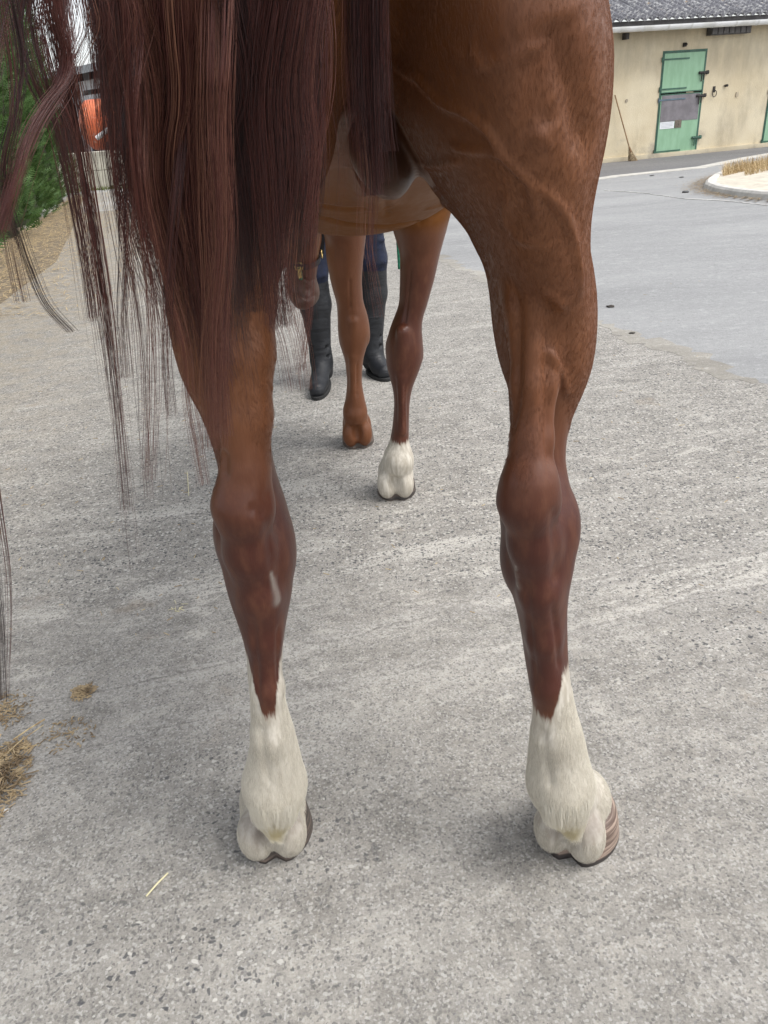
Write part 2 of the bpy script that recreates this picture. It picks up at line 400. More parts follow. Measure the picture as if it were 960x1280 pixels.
M_pale = simple_mat('pale_grit', (.52, .50, .46, 1), .9, .2, 5, bump=.3, bscale=80)
M_grit = asphalt_mat('washed_grit', (.38, .375, .36, 1), (.50, .49, .47, 1), .4)
M_kerb = simple_mat('whitened_kerb', (.62, .60, .56, 1), .85, .2, 6, bump=.3, bscale=70)
M_sand = simple_mat('sand_bed', (.58, .53, .44, 1), .95, .2, 9, bump=.5, bscale=50)

gnx = [-600, 600]; gny = [-60, 0] + [4 + i * .5 for i in range(23)] + [40, 900]
b = MB()
for i in range(len(gny) - 1):
    a_, c_ = gny[i], gny[i + 1]
    b.add([(-600, a_, ground_z(a_) - .012), (600, a_, ground_z(a_) - .012), (600, c_, ground_z(c_) - .012), (-600, c_, ground_z(c_) - .012)], [(0, 1, 2, 3)])
structure(b.build('ground', M_earth))
hA, hB = gnd(-10, 318), gnd(93, 244)                                           # foot of the hedge
hdir = (hB - hA).normalized()
vA, vB = gnd(40, 330), gnd(104, 246)                                          # edge of the swept concrete
concrete = sheet('concrete_yard', M_conc, [(-1.15, -8), (9, -8), (9, 8), (4, 14.5), (-3.2, 15.2), (vB.x, 15), (vA.x + .25, vA.y), (-2.6, 4.6), (-2.35, 3.0), (-2.2, -8)][1:], .0)
path = sheet('path', M_path, [(vB.x + .1, 15.03), (-3.2, 15.23), (4, 14.53), (6, 40), (-22, 40), (vB.x - 1.6, 22)], -.003)
# asphalt with a ragged edge along the slab
ae = [gnd(*p) for p in ((300, 236), (420, 268), (500, 300), (550, 325), (605, 345), (665, 372), (745, 402), (800, 426), (880, 452), (960, 480))]
edge = []
for p, q in zip(ae[:-1], ae[1:]):
    n_ = max(2, int((q - p).length / .035)); dv = (q - p).normalized()
    for i in range(n_):
        r_ = p.lerp(q, i / n_); o_ = (random.random() - .5) * .035 + (math.sin(r_.y * 5.3) + math.sin(r_.y * 13.1 + 1) * .6 + math.sin(r_.y * 31) * .35) * .018
        edge.append((r_.x - dv.y * o_, r_.y + dv.x * o_))
jt = [Vector((x, y, 0)) for x, y in edge]; wd1 = [random.uniform(.015, .07) + .03 * math.sin(i * .37) for i in range(len(jt))]; wd2 = [random.uniform(.02, .10) + .04 * math.sin(i * .21 + 1) for i in range(len(jt))]
ndir = lambda i: (lambda d: Vector((-d.y, d.x, 0)))((jt[min(i + 1, len(jt) - 1)] - jt[max(i - 1, 0)]).normalized())
pa_ = [jt[i] - ndir(min(len(jt) - 2, max(1, i))) * max(.01, wd1[i]) for i in range(len(jt))]; pb_ = [jt[i] + ndir(min(len(jt) - 2, max(1, i))) * max(.01, wd2[i]) for i in range(len(jt))]
sheet('road_joint', asphalt_mat('crumbled_joint', (.20, .185, .16, 1), (.38, .36, .32, 1), .8), [(p.x, p.y) for p in pa_] + [(p.x, p.y) for p in pb_][::-1], .0010)
edge += [(2.2, 2.3), (3.2, .4), (5, -6), (60, -6), (60, 45), (6.2, 45), (4.2, 14.7)]
asphalt = sheet('asphalt_yard', M_asph, edge, .0006)

# ------------------------------------------------------------------ stable building (local: x along the front, y into it, z up)
bA, bB = gnd(765, 203), gnd(955, 184)
bang = math.atan2(bB.y - bA.y, bB.x - bA.x)
bdir = Vector((math.cos(bang), math.sin(bang), 0)); bnor = Vector((math.sin(bang), -math.cos(bang), 0))    # bnor points at the yard
stable = tag(empty('stable_building', (bA.x, bA.y, bA.z), None, bang), 'long cream rendered stable with green doors, white gutter and corrugated roof', 'stable')
def wl(px, py):
    q = hit_plane(px, py, bA, bnor) - bA; return q.dot(bdir), q.z
M_render, t_, p_ = new_mat('cream_render'); g = NT(t_)
ob = g.n('ShaderNodeTexCoord').outputs['Object']
n1 = g.noise(ob, .9, 6, .6); n2 = g.noise(g.map(ob, (1, 1, .35)), 3.2, 7, .65); n3 = g.noise(ob, 45, 4, .6)
zz = g.n('ShaderNodeSeparateXYZ', Vector=ob)
c = g.mix(g.ramp(n1, .35, .65), (.60, .51, .35, 1), (.68, .60, .44, 1))
c = g.mix(g.ramp(n2, .52, .74, 0, .45), c, (.40, .33, .225, 1))
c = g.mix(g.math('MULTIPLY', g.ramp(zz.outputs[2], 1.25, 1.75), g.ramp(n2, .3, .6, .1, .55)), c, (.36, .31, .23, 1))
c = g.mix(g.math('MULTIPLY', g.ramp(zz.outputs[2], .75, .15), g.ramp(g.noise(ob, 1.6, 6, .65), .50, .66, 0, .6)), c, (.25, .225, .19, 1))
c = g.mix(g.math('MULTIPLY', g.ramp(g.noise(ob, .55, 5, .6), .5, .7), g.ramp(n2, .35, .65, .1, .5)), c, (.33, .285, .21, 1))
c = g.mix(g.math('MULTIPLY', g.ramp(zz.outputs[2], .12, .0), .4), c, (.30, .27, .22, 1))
g.put(p_.inputs['Base Color'], c); p_.inputs['Roughness'].default_value = .92; g.put(p_.inputs['Normal'], g.bump(g.math('ADD', n3, n2), .35, .02))
M_green, t_, p_ = new_mat('green_door_paint'); g = NT(t_)
ob = g.n('ShaderNodeTexCoord').outputs['Object']; n2 = g.noise(g.map(ob, (1, 1, .3)), 7, 6, .6); n3 = g.noise(ob, 60, 3, .6)
c = g.mix(g.ramp(n2, .35, .7), (.225, .395, .25, 1), (.28, .47, .31, 1)); c = g.mix(g.ramp(n3, .62, .75, 0, .4), c, (.14, .26, .17, 1))
g.put(p_.inputs['Base Color'], c); p_.inputs['Roughness'].default_value = .5
M_dgreen = simple_mat('dark_green_iron', (.045, .12, .085, 1), .5, .3)
M_iron = simple_mat('rusty_iron', (.04, .036, .034, 1), .6, .4, metal=.3)
M_rubber = simple_mat('grey_rubber_sheet', (.20, .185, .20, 1), .7, .25, 5, bump=.3)
M_gut, t_, p_ = new_mat('white_pvc'); g = NT(t_)
n2 = g.noise(g.map(g.n('ShaderNodeTexCoord').outputs['Object'], (1, 1, 1)), 3, 5, .6)
g.put(p_.inputs['Base Color'], g.mix(g.ramp(n2, .4, .7), (.78, .79, .80, 1), (.62, .62, .60, 1))); p_.inputs['Roughness'].default_value = .4
M_soffit = simple_mat('weathered_grille_gap_shade', (.085, .08, .08, 1), .8, .4, 6)
M_paper = simple_mat('notice_paper', (.72, .73, .76, 1), .7, .05, 10)
M_wood = simple_mat('grey_timber', (.42, .41, .40, 1), .85, .25, 4, bump=.3, stretch=(1, 6, 6))
uE, zE = wl(775, 37)                                                         # the eaves line
u2, zE2 = wl(960, 30)
zE = (zE + zE2) / 2
u0, u1, dpt = -6.5, 16.0, 6.0
d1 = (wl(820, 193), wl(873, 189), wl(826, 64), wl(881, 61))
dL = (d1[0][0] + d1[2][0]) / 2; dR = (d1[1][0] + d1[3][0]) / 2; dT = (d1[2][1] + d1[3][1]) / 2
u_next = wl(951, 180)[0]
dw = dR - dL
doors = [(dL, dR), (u_next + .0, u_next + dw), (u_next + (u_next - dL), u_next + (u_next - dL) + dw)]
zb = .03
# front wall in pieces round the door openings, one mesh
b = MB(); xs_ = u0; th_ = .3; top = zE - .02
for a_, c_ in doors:
    b.box(((xs_ + a_) / 2, th_ / 2, top / 2), (a_ - xs_, th_, top)); xs_ = c_
    b.box(((a_ + c_) / 2, th_ / 2, (dT + top) / 2), (c_ - a_, th_, top - dT))
b.box(((xs_ + u1) / 2, th_ / 2, top / 2), (u1 - xs_, th_, top))
b.box(((u0 + u1) / 2, dpt - .1, top / 2), (u1 - u0, .2, top)); b.box((u0 + .1, dpt / 2, top / 2), (.2, dpt - .5, top)); b.box((u1 - .1, dpt / 2, top / 2), (.2, dpt - .5, top))
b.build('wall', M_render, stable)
b = MB(); b.box(((u0 + u1) / 2, -.02, .04), (u1 - u0, .05, .1)); b.build('plinth', M_render, stable)
# roof: corrugated fibre-cement sheets
M_roof, t_, p_ = new_mat('lichened_fibre_cement'); g = NT(t_)
ob = g.n('ShaderNodeTexCoord').outputs['Object']; n1 = g.noise(ob, 14, 6, .7); n2 = g.noise(ob, 2.2, 5, .6); n3 = g.noise(ob, 34, 4, .75)
c = g.mix(g.ramp(n2, .3, .7), (.10, .10, .115, 1), (.17, .17, .19, 1)); c = g.mix(g.ramp(n1, .50, .60, 0, .9), c, (.40, .40, .40, 1)); c = g.mix(g.ramp(n3, .58, .66, 0, .8), c, (.52, .52, .50, 1))
c = g.mix(g.math('MULTIPLY', g.ramp(g.noise(g.map(ob, loc=(5, 2, 1)), 3.5, 4, .6), .60, .68), .7), c, (.42, .27, .11, 1))
g.put(p_.inputs['Base Color'], c); p_.inputs['Roughness'].default_value = .95; g.put(p_.inputs['Normal'], g.bump(n3, .6, .02))
pit = math.radians(20)
def corr(w_, L_, per=.177, amp=.034, n_=6):
    b = MB(); nx_ = int(w_ / per * n_); vs = []
    for j in range(2):
        for lay in (0, -.008):
            for i in range(nx_ + 1):
                x = w_ * i / nx_; vs.append((x, j * L_, math.cos(2 * math.pi * x / per) * amp + lay))
    k = nx_ + 1; fs = []
    for i in range(nx_):
        fs += [(i, i + 1, 2 * k + i + 1, 2 * k + i), (k + i + 1, k + i, 3 * k + i, 3 * k + i + 1), (i + 1, i, k + i, k + i + 1), (2 * k + i, 2 * k + i + 1, 3 * k + i + 1, 3 * k + i)]
    b.add(vs, fs); return b
shw, shl = .177 * 5, 1.45
proto_sheet = None
nrow = 3; ncol = int((u1 - u0 + .4) / shw) + 1
for r_ in range(nrow):
    for c_ in range(ncol):
        if proto_sheet is None: proto_sheet = corr(shw + .09, shl + .12).build('roof_sheet', M_roof, stable, smooth=True); o = proto_sheet
        else: o = proto_sheet.copy(); link(o, stable)
        yy = -.36 + r_ * shl * math.cos(pit); o.location = (u0 - .2 + c_ * shw, yy, zE + .15 + r_ * shl * math.sin(pit) + .012 * r_ )
        o.rotation_euler = (pit + .004 * random.uniform(-1, 1), 0, 0)
# gutter, a half-round pvc trough with joints
b = MB(); n_ = 10; gr = .088; gy, gz = -.36, zE + .015
vs = []; fs = []
for i in range(n_ + 1):
    a_ = math.pi + math.pi * i / n_
    for rr in (gr, gr - .006):
        for x in (u0 - .25, u1 + .25): vs.append((x, gy + rr * math.cos(a_), gz + .02 + rr * math.sin(a_)))
for i in range(n_):
    k = i * 4; fs += [(k, k + 1, k + 5, k + 4), (k + 3, k + 2, k + 6, k + 7)]
fs += [(0, 2, 3, 1), (4 * n_, 4 * n_ + 1, 4 * n_ + 3, 4 * n_ + 2)]
b.add(vs, fs); gutter = b.build('gutter', M_gut, stable)
gb0 = None; x = u0
while x < u1:
    if gb0 is None:
        b = MB(); vs = [];
        for i in range(n_ + 1):
            a_ = math.pi + math.pi * i / n_
            for xx in (-.02, .02): vs.append((xx, (gr + .007) * math.cos(a_), (gr + .007) * math.sin(a_)))
        b.add(vs, [(i * 2, i * 2 + 1, i * 2 + 3, i * 2 + 2) for i in range(n_)]); gb0 = b.build('gutter_joint', M_gut, gutter); o = gb0
    else: o = gb0.copy(); link(o, gutter)
    o.location = (x, gy, gz + .02); x += .52
b = MB(); b.box(((u0 + u1) / 2, -.25, zE + .05), (u1 - u0 + .3, .03, .16)); b.build('eaves_shade_strip', M_soffit, stable)  # dark strip standing in for the shaded gaps under the corrugations
b = MB(); b.box(((u0 + u1) / 2, -.13, zE - .0), (u1 - u0, .27, .02)); b.build('soffit', simple_mat('soffit_board', (.34, .30, .23, 1), .9), stable)
# stable doors in two leaves
def strap(b, x0, x1, z, y=-.018, h=.028): b.box(((x0 + x1) / 2, y, z), (x1 - x0, .012, h))
def make_door(a_, c_, label, paper=True):
    W = c_ - a_; q = .035; split = dT * .61
    fr = MB(); fr.box((.012, .03, dT / 2 + .01), (.024, .08, dT - .02)); fr.box((W - .012, .03, dT / 2 + .01), (.024, .08, dT - .02)); fr.box((W / 2, .03, dT - .012), (W - .05, .08, .024))
    d = fr.build('door', M_dgreen, stable); d.location = (a_, 0, 0); d['label'] = label
    for nm, z0, z1 in (('lower_leaf', zb, split - .012), ('upper_leaf', split + .012, dT - .028)):
        b = MB(); b.box((W / 2, .012, (z0 + z1) / 2), (W - .055, .045, z1 - z0)); b.build(nm, M_green, d, bevel=.003)
        b = MB(); b.box((.0325, -.014, (z0 + z1) / 2), (.018, .006, z1 - z0)); b.box((W - .0325, -.014, (z0 + z1) / 2), (.018, .006, z1 - z0)); b.box((W / 2, -.014, z0 + .010), (W - .09, .006, .018)); b.box((W / 2, -.014, z1 - .010), (W - .09, .006, .018))
        b.build('leaf_edging', M_dgreen, d)
    for z in (zb + .085, split - .11, split + .085, dT - .15):
        b = MB(); strap(b, .0, W * .60, z); b.tube([(-.012, -.02, z - .045), (-.012, -.02, z + .045)], .014, 8)
        b.build('hinge', M_dgreen if z != split - .11 else simple_mat('blue_grey_strap', (.10, .15, .19, 1), .6), d)
    for z in (zb + .30, split - .08, split + .20 + .14):
        b = MB(); b.box((W - .06, -.03, z), (.20, .02, .05)); b.tube([(W - .16, -.045, z), (W + .07, -.045, z)], .012, 8); b.box((W + .045, -.03, z), (.04, .04, .07)); b.box((W - .10, -.045, z - .085), (.022, .012, .15)); b.box((W - .045, -.045, z - .075), (.018, .012, .12))
        b.build('bolt', M_iron if z > .6 else M_dgreen, d)
    b = MB(); b.box((W * .50, -.0135, split - .012 - .015 - dT * .125), (W - .13, .006, dT * .25)); b.build('kick_sheet', M_rubber, d)
    zq = split - .03 - dT * .25 - .085
    if paper:
        b = MB(); b.box((W * .235, -.0145, zq + .02), (W * .33, .004, .13)); b.build('notice', M_paper, d)
        b = MB(); b.box((W * .49, -.0165, zq + .03), (W * .155, .006, .15)); b.build('small_plaque', simple_mat('brown_plaque', (.15, .12, .095, 1), .6, .5, 30), d)
        b = MB()
        for i in range(4): b.box((W * .235 - (.03 if i == 3 else 0), -.0172, zq + .06 - i * .026), (W * (.26 - .05 * (i == 3)), .001, .005))
        b.build('notice_print', simple_mat('grey_ink', (.33, .34, .38, 1), .8), d)
    return d
make_door(*doors[0], 'green two-leaf stable door with grey sheet and white notice')
make_door(*doors[1], 'green stable door cut off at the picture edge'); make_door(*doors[2], 'green stable door further along the wall', False)
for a_, c_ in doors:
    b = MB(); b.box(((a_ + c_) / 2, .55, dT / 2), (c_ - a_, .02, dT)); b.build('dark_interior', simple_mat('stable_dark', (.02, .02, .02, 1), .9), stable)
# dark slatted vent under the eaves, lamp, tie ring and small fittings
v0, v1 = wl(882, 45)[0], wl(931, 41)[0]
b = MB(); b.box(((v0 + v1) / 2, -.10, zE - .10), (v1 - v0, .16, .14)); ve = b.build('vent_box', M_soffit, stable)
for i in range(7):
    b = MB(); b.box((v0 + (v1 - v0) * (i + .5) / 7, -.187, zE - .10), ((v1 - v0) / 7 - .03, .012, .11)); b.build('vent_slat', simple_mat('vent_slat_grey', (.13, .125, .125, 1), .8) if i == 0 else bpy.data.materials['vent_slat_grey'], ve)
u_, z_ = wl(855, 56); b = MB(); b.box((u_, -.03, z_), (.06, .05, .07)); b.tube([(u_, -.05, z_ + .02), (u_, -.09, z_)], .02, 8); b.build('lamp_bracket', M_iron, stable)
u_, z_ = wl(779, 46); b = MB(); b.box((u_, -.09, z_), (.07, .14, .11)); b.build('rafter_end', M_soffit, stable)
u_, z_ = wl(907, 107); b = MB(); b.tube([(u_, .0, z_), (u_, -.06, z_)], .024, 8); b.box((u_ - .03, -.02, z_), (.05, .02, .018)); b.build('wall_knob', M_iron, stable)
u_, z_ = wl(921, 118); b = MB(); b.box((u_, -.01, z_), (.06, .015, .09)); b.build('socket_plate', simple_mat('stained_plate', (.45, .38, .28, 1), .8), stable)
u_, z_ = wl(783, 126); b = MB(); b.tube([(u_, .0, z_), (u_, -.012, z_)], .032, 10); b.build('filler_patch', simple_mat('grey_filler', (.36, .31, .24, 1), .9), stable)
u_, z_ = wl(892, 113)
b = MB(); b.box((u_, -.012, z_ + .02), (.05, .02, .11)); b.tube([(u_ + .05 * math.cos(a), -.04, z_ - .06 + .06 * math.sin(a)) for a in np.linspace(0, 2 * math.pi, 17)], .008, 6); b.build('tie_ring', M_iron, stable)
# apron of darker asphalt with a pale edge strip
def bw(u, v): q = bA + bdir * u - bnor * v; return (q.x, q.y)            # v measured into the building
ed = [gnd(*p) for p in ((690, 231), (765, 220), (870, 209), (930, 197), (990, 187))]
apron = sheet('apron', M_asph2, [(p.x, p.y) for p in ed] + [bw(16, -1.2), bw(16, .0), bw(-6.5, .0), bw(-6.5, -2.6)], .006)
stp = []
for p in ed: stp.append((p.x, p.y))
stp2 = [(p.x + .03, p.y - .30) for p in ed][::-1]
sheet('edge_strip', M_pale, stp + stp2, .010)
def resample(pts, st):
    o = [];
    for a, c in zip(pts[:-1], pts[1:]):
        n_ = max(1, int((c - a).length / st)); o += [a.lerp(c, i / n_) for i in range(n_)]
    return o + [pts[-1]]
# pale grit line on the asphalt
gl = resample([gnd(*p) for p in ((755, 238), (800, 241), (855, 248.5), (905, 251), (960, 257))], .05)
gf = lambda s_: [(p.x + random.uniform(-.02, .02), p.y + s_ * (.05 + .05 * math.sin(p.x * 3.1) + random.uniform(0, .07))) for p in gl]
sheet('grit_line', M_grit, gf(-1) + gf(1)[::-1], .006)

# planted island: kerb, sand and dry grass
ip = [gnd(*p) for p in ((990, 252), (950, 250), (915, 246), (890, 241), (879, 236), (880, 231), (889, 225), (903, 219), (925, 213), (960, 207), (1010, 199))]
ipd = resample(ip, .12)
cen = gnd(985, 228)
def inset(p, d): q = Vector((cen.x, cen.y, p.z)); return p + (q - p).normalized() * d
b = MB(); prof = [(0, 0), (.02, .06), (.05, .085), (.14, .09), (.16, .08), (.16, .0)]
vs = [inset(p, d) + Vector((0, 0, z)) for p in ipd for d, z in prof]; k = len(prof)
b.add(vs, [(i * k + j, (i + 1) * k + j, (i + 1) * k + j + 1, i * k + j + 1) for i in range(len(ipd) - 1) for j in range(k - 1)])
structure(b.build('kerb', M_kerb))
b = MB(); vs = [inset(p, .148) + Vector((0, 0, .07)) for p in ipd] + [Vector((14, ip[0].y, ip[0].z + .07)), Vector((14, ip[-1].y, ip[-1].z + .07))]
cidx = len(vs); vs.append(Vector((cen.x, cen.y, cen.z + .10))); nn = cidx
order = list(range(len(ipd))) + [len(ipd) + 1, len(ipd)]
b.add(vs, [(order[i], order[(i + 1) % len(order)], cidx) for i in range(len(order))]); structure(b.build('sand_bed', M_sand))

M_straw, t_, p_ = new_mat('dry_straw'); g = NT(t_)
rn = g.noise(g.pos(), 55, 2, .5); g.put(p_.inputs['Base Color'], g.mix(g.ramp(rn, .35, .65), (.33, .22, .105, 1), (.62, .49, .28, 1))); p_.inputs['Roughness'].default_value = .7
M_straw2, t_, p_ = new_mat('old_straw'); g = NT(t_)
rn = g.noise(g.pos(), 35, 2, .5); g.put(p_.inputs['Base Color'], g.mix(g.ramp(rn, .35, .65), (.17, .12, .07, 1), (.42, .32, .19, 1))); p_.inputs['Roughness'].default_value = .8
def blade(b, p, d, L, wd, bend=.3, seg=3):
    """a thin folded blade: base p, direction d"""
    d = Vector(d).normalized(); s_ = d.cross(Vector((0, 0, 1)));
    if s_.length < .1: s_ = Vector((math.cos(L * 999), math.sin(L * 999), 0))
    s_.normalize(); v = []
    for i in range(seg + 1):
        t = i / seg; q = Vector(p) + d * L * t + Vector((0, 0, -1)) * bend * L * t * t; w_ = wd * (1 - t * .8)
        v += [q - s_ * w_, q + s_ * w_]
    b.add(v, [(2 * i, 2 * i + 1, 2 * i + 3, 2 * i + 2) for i in range(seg)])
b = MB()
for i in range(4200):
    px_ = random.uniform(903, 1010) ; t = random.random(); top_ = 207 if px_ > 960 else 219 - (px_ - 903) * 12 / 57 ; py_ = top_ + 2 + t ** 1.5 * (13 if px_ > 930 else 6)
    q = gnd(px_, py_); q.z += .07; a = random.random() * 6.28; k = random.uniform(.1, .6)
    blade(b, q, (math.cos(a) * k, math.sin(a) * k, 1), random.uniform(.06, .30) * (1 if random.random() < .4 else .55), .004, .35)
tag(b.build('dry_grass', M_straw), 'dry yellow grass growing on the sandy island', 'grass', kind='stuff')

# broom leaning on the stable wall
ba = wl(771, 128); bb_ = wl(783, 199)
br = tag(empty('broom', tuple(bA + bdir * (bb_[0] + .02) + bnor * .22 + Vector((0, 0, 0)))), 'long-handled broom leaning against the cream stable wall, bristles down', 'broom')
hd = bdir * (ba[0] - .10 - bb_[0]) + bnor * (-.18) + Vector((0, 0, 1.25 if ba[1] < 1.25 else ba[1] + .15))
b = MB(); b.tube([hd * .19, hd], .013, 8); b.build('handle', simple_mat('broom_stick', (.30, .19, .10, 1), .7), br)
b = MB(); b.tube([hd * .14, hd * .22], [.035, .018], 10); b.build('binding', simple_mat('broom_binding', (.20, .12, .06, 1), .8), br)
b = MB()
for i in range(260):
    a = random.random() * 6.28; r_ = random.random() ** .5; e = Vector((math.cos(a) * r_ * .11, math.sin(a) * r_ * .05, .0)); s_ = hd * .20 + Vector((math.cos(a) * .02, math.sin(a) * .02, 0)) * r_
    b.tube([s_, s_.lerp(e, .5) + Vector((0, 0, -.005)), e + Vector((0, 0, .002))], [.003, .003, .002], 3, False)
o = b.build('bristles', M_straw2, br)

# ------------------------------------------------------------------ left background: barn, tank, block wall, hedge
q0 = at(88, 97, 27, CAM_H); q0 = Vector((q0.x, q0.y, 0))
bd = Vector((.64, -.77, 0)).normalized(); bn = Vector((bd.y, -bd.x, 0)) ; bn = bn if bn.y < 0 else -bn
barn = tag(empty('open_barn', (q0.x, q0.y, -.2)), 'open timber barn with dark roof behind the orange tank', 'barn')
def bl(px, py):
    q = hit_plane(px, py, q0, bn) - q0; return q.dot(bd), q.z + .2
def bpt(u, v, z): return bd * u - bn * v + Vector((0, 0, z))
M_dark = simple_mat('barn_inner_shade', (.02, .02, .022, 1), .8, .3, 3); M_tim = simple_mat('silvered_timber', (.52, .53, .55, 1), .85, .3, 3, bump=.3)  # M_dark paints the barn's inner shade onto its back wall
zr = bl(88, 97)[1]; L0, L1 = -16.0, 9.0
zb1 = bl(91, 109)[1]; zb2 = bl(96, 126)[1]
def bbar(name, u0_, z0_, u1_, z1_, v, wd, th, mat):
    b = MB(); a, c = bpt(u0_, v, z0_), bpt(u1_, v, z1_); b.bar(a, c, th, wd); return b.build(name, mat, barn)
b = MB(); th = .10
a, c = bpt(L0, -.5, zr), bpt(L1, -.5, zr); a2, c2 = bpt(L0, 3.5, zr + .7), bpt(L1, 3.5, zr + .7); up_ = Vector((0, 0, th))
b.add([a, c, c2, a2, a + up_, c + up_, c2 + up_, a2 + up_], [(0, 3, 2, 1), (4, 5, 6, 7), (0, 1, 5, 4), (1, 2, 6, 5), (2, 3, 7, 6), (3, 0, 4, 7)]); b.build('roof', simple_mat('weathered_roof', (.10, .105, .11, 1), .8), barn)
bbar('fascia', L0, zr + .05, L1, zr + .05, -.56, .17, .04, simple_mat('zinc_edge', (.33, .36, .38, 1), .6)); bbar('top_beam', L0, zb1 - .02, L1, zb1 - .02, .0, .24, .14, M_tim); bbar('lower_beam', L0, zb2 - .02, L1, zb2 - .02, .02, .24, .14, M_tim)
for u_ in np.arange(-6, 9, 3.0):
    bbar('brace', u_ + .25, zb2, u_ + .8, zb1, .05, .20, .12, M_tim)
    b = MB(); b.box(bpt(u_, .1, zb1 / 2), (.24, .24, zb1)); b.build('post', M_tim, barn)
for u_ in np.arange(-6, 9, 3.0):
    b = MB(); b.box(bpt(u_, 3.1, (zr + .5) / 2), (.24, .24, zr + .5)); b.build('post', M_tim, barn)
b = MB(); a, c = bpt(L0, 3.4, 0), bpt(L1, 3.4, 0); n_ = bn * .1
b.add([a, c, c + Vector((0, 0, zr + .62)), a + Vector((0, 0, zr + .62)), a + n_, c + n_, c + n_ + Vector((0, 0, zr + .62)), a + n_ + Vector((0, 0, zr + .62))], [(0, 1, 2, 3), (4, 7, 6, 5), (0, 4, 5, 1), (3, 2, 6, 7), (0, 3, 7, 4), (1, 5, 6, 2)]); b.build('back_wall', M_dark, barn)
# treetops over the barn
# low pale block wall
wc = [at(x, 200, 21, CAM_H) for x in (60, 190)]
wz0 = -.2; ztop = at(125, 189, 21, CAM_H).z
b = MB(); x_ = wc[0].x - 1.5; wall = tag(empty('block_wall', (x_, 21, wz0)), 'low pale concrete block wall under the orange tank', 'wall')
hh = ztop - wz0; nb = 5; bw_ = 1.05
for i in range(nb):
    for j in range(2):
        b = MB(); b.box((bw_ / 2 + i * bw_ + (.3 if j else 0), .25, hh * (j + .5) / 2), (bw_ - .012, .5, hh / 2 - .01)); b.build('block', M_blk if 'M_blk' in globals() else globals().setdefault('M_blk', simple_mat('pale_block', (.60, .57, .48, 1), .9, .2, 3)), wall, bevel=.01)
# orange slurry tank standing on the wall's far side
tk = tag(empty('tank_trailer', (0, 23, -.2)), 'rounded orange tank with a white pipe standing on a steel cradle', 'tank')
c0 = at(152, 154, 23, CAM_H); rad_t = (at(152, 121, 23, CAM_H).z - at(152, 187, 23, CAM_H).z) / 2 * .98
M_or, t_, p_ = new_mat('faded_orange_paint'); g = NT(t_)
ob = g.n('ShaderNodeTexCoord').outputs['Object']; nn1 = g.noise(ob, 1.4, 6, .65); nn2 = g.noise(ob, 7, 5, .7); spz = g.n('ShaderNodeSeparateXYZ', Vector=ob)
c = g.mix(g.ramp(nn1, .35, .65), (.62, .13, .05, 1), (.70, .20, .095, 1)); c = g.mix(g.ramp(nn2, .56, .68, 0, .6), c, (.62, .42, .34, 1))
g.put(p_.inputs['Base Color'], c); p_.inputs['Roughness'].default_value = .45
b = MB(); n_ = 36; prof = []
Lt = 4.2
ex = at(101, 154, 23, CAM_H).x
for i in range(9): a = math.pi / 2 * i / 8; prof.append((ex + rad_t * .55 * (1 - math.cos(a)), rad_t * math.sin(a) + .001))
prof.append((ex + Lt, rad_t)); 
for i in range(1, 9): a = math.pi / 2 * i / 8; prof.append((ex + Lt + rad_t * .4 * math.sin(a), rad_t * math.cos(a) + .001))
vs = [(x, r_ * math.cos(2 * math.pi * k / n_), c0.z + .2 + r_ * math.sin(2 * math.pi * k / n_)) for x, r_ in prof for k in range(n_)]
b.add(vs, [(i * n_ + k, i * n_ + (k + 1) % n_, (i + 1) * n_ + (k + 1) % n_, (i + 1) * n_ + k) for i in range(len(prof) - 1) for k in range(n_)])
b.build('tank_body', M_or, tk, smooth=True)
pp = [at(121, 173, 23 - rad_t - .12, CAM_H), at(135, 162, 23 - rad_t - .12, CAM_H), at(150, 150, 23 - rad_t - .02, CAM_H)]
b = MB(); b.tube([p - Vector((0, 23, -.2)) for p in pp], .06, 8); b.build('white_pipe', M_gut, tk)
for x in (ex + .9, ex + 3.4):
    b = MB(); b.box((x, 0, (c0.z + .2 - rad_t) / 2 + .1), (.25, 1.5, c0.z + .2 - rad_t + .2)); b.build('cradle', M_iron, tk)
b = MB(); b.tube([(ex + 1.2, 0, c0.z + .2 + rad_t - .02), (ex + 1.2, 0, c0.z + .2 + rad_t + .12)], [.28, .26], 16); b.build('hatch', M_or, tk)
for x in (ex + .35, ex + 1.9, ex + 3.6):
    r2 = rad_t + .012 if x > ex + .6 else rad_t * .93 + .02; b = MB(); b.tube([(x, r2 * math.cos(a), c0.z + .2 + r2 * math.sin(a)) for a in np.linspace(0, 2 * math.pi, 33)], .025, 6); b.build('tank_band', M_or, tk)

# strip of grass at the wall's foot
M_grass, t_, p_ = new_mat('rough_grass'); g = NT(t_); rn = g.noise(g.pos(), 3, 3, .6); g.put(p_.inputs['Base Color'], g.mix(g.ramp(rn, .4, .65), (.10, .13, .03, 1), (.24, .21, .08, 1))); p_.inputs['Roughness'].default_value = .7
b = MB()
for i in range(1500):
    x = random.uniform(wall.location.x - .5, wall.location.x + 6); y = 20.9 - abs(random.gauss(0, .22)); a = random.random() * 6.28
    blade(b, (x, y, -.21), (math.cos(a) * .4, math.sin(a) * .4, 1), random.uniform(.06, .2), .009, .3)
tag(b.build('grass_verge', M_grass), 'rough green grass along the foot of the pale block wall', 'grass', kind='stuff')

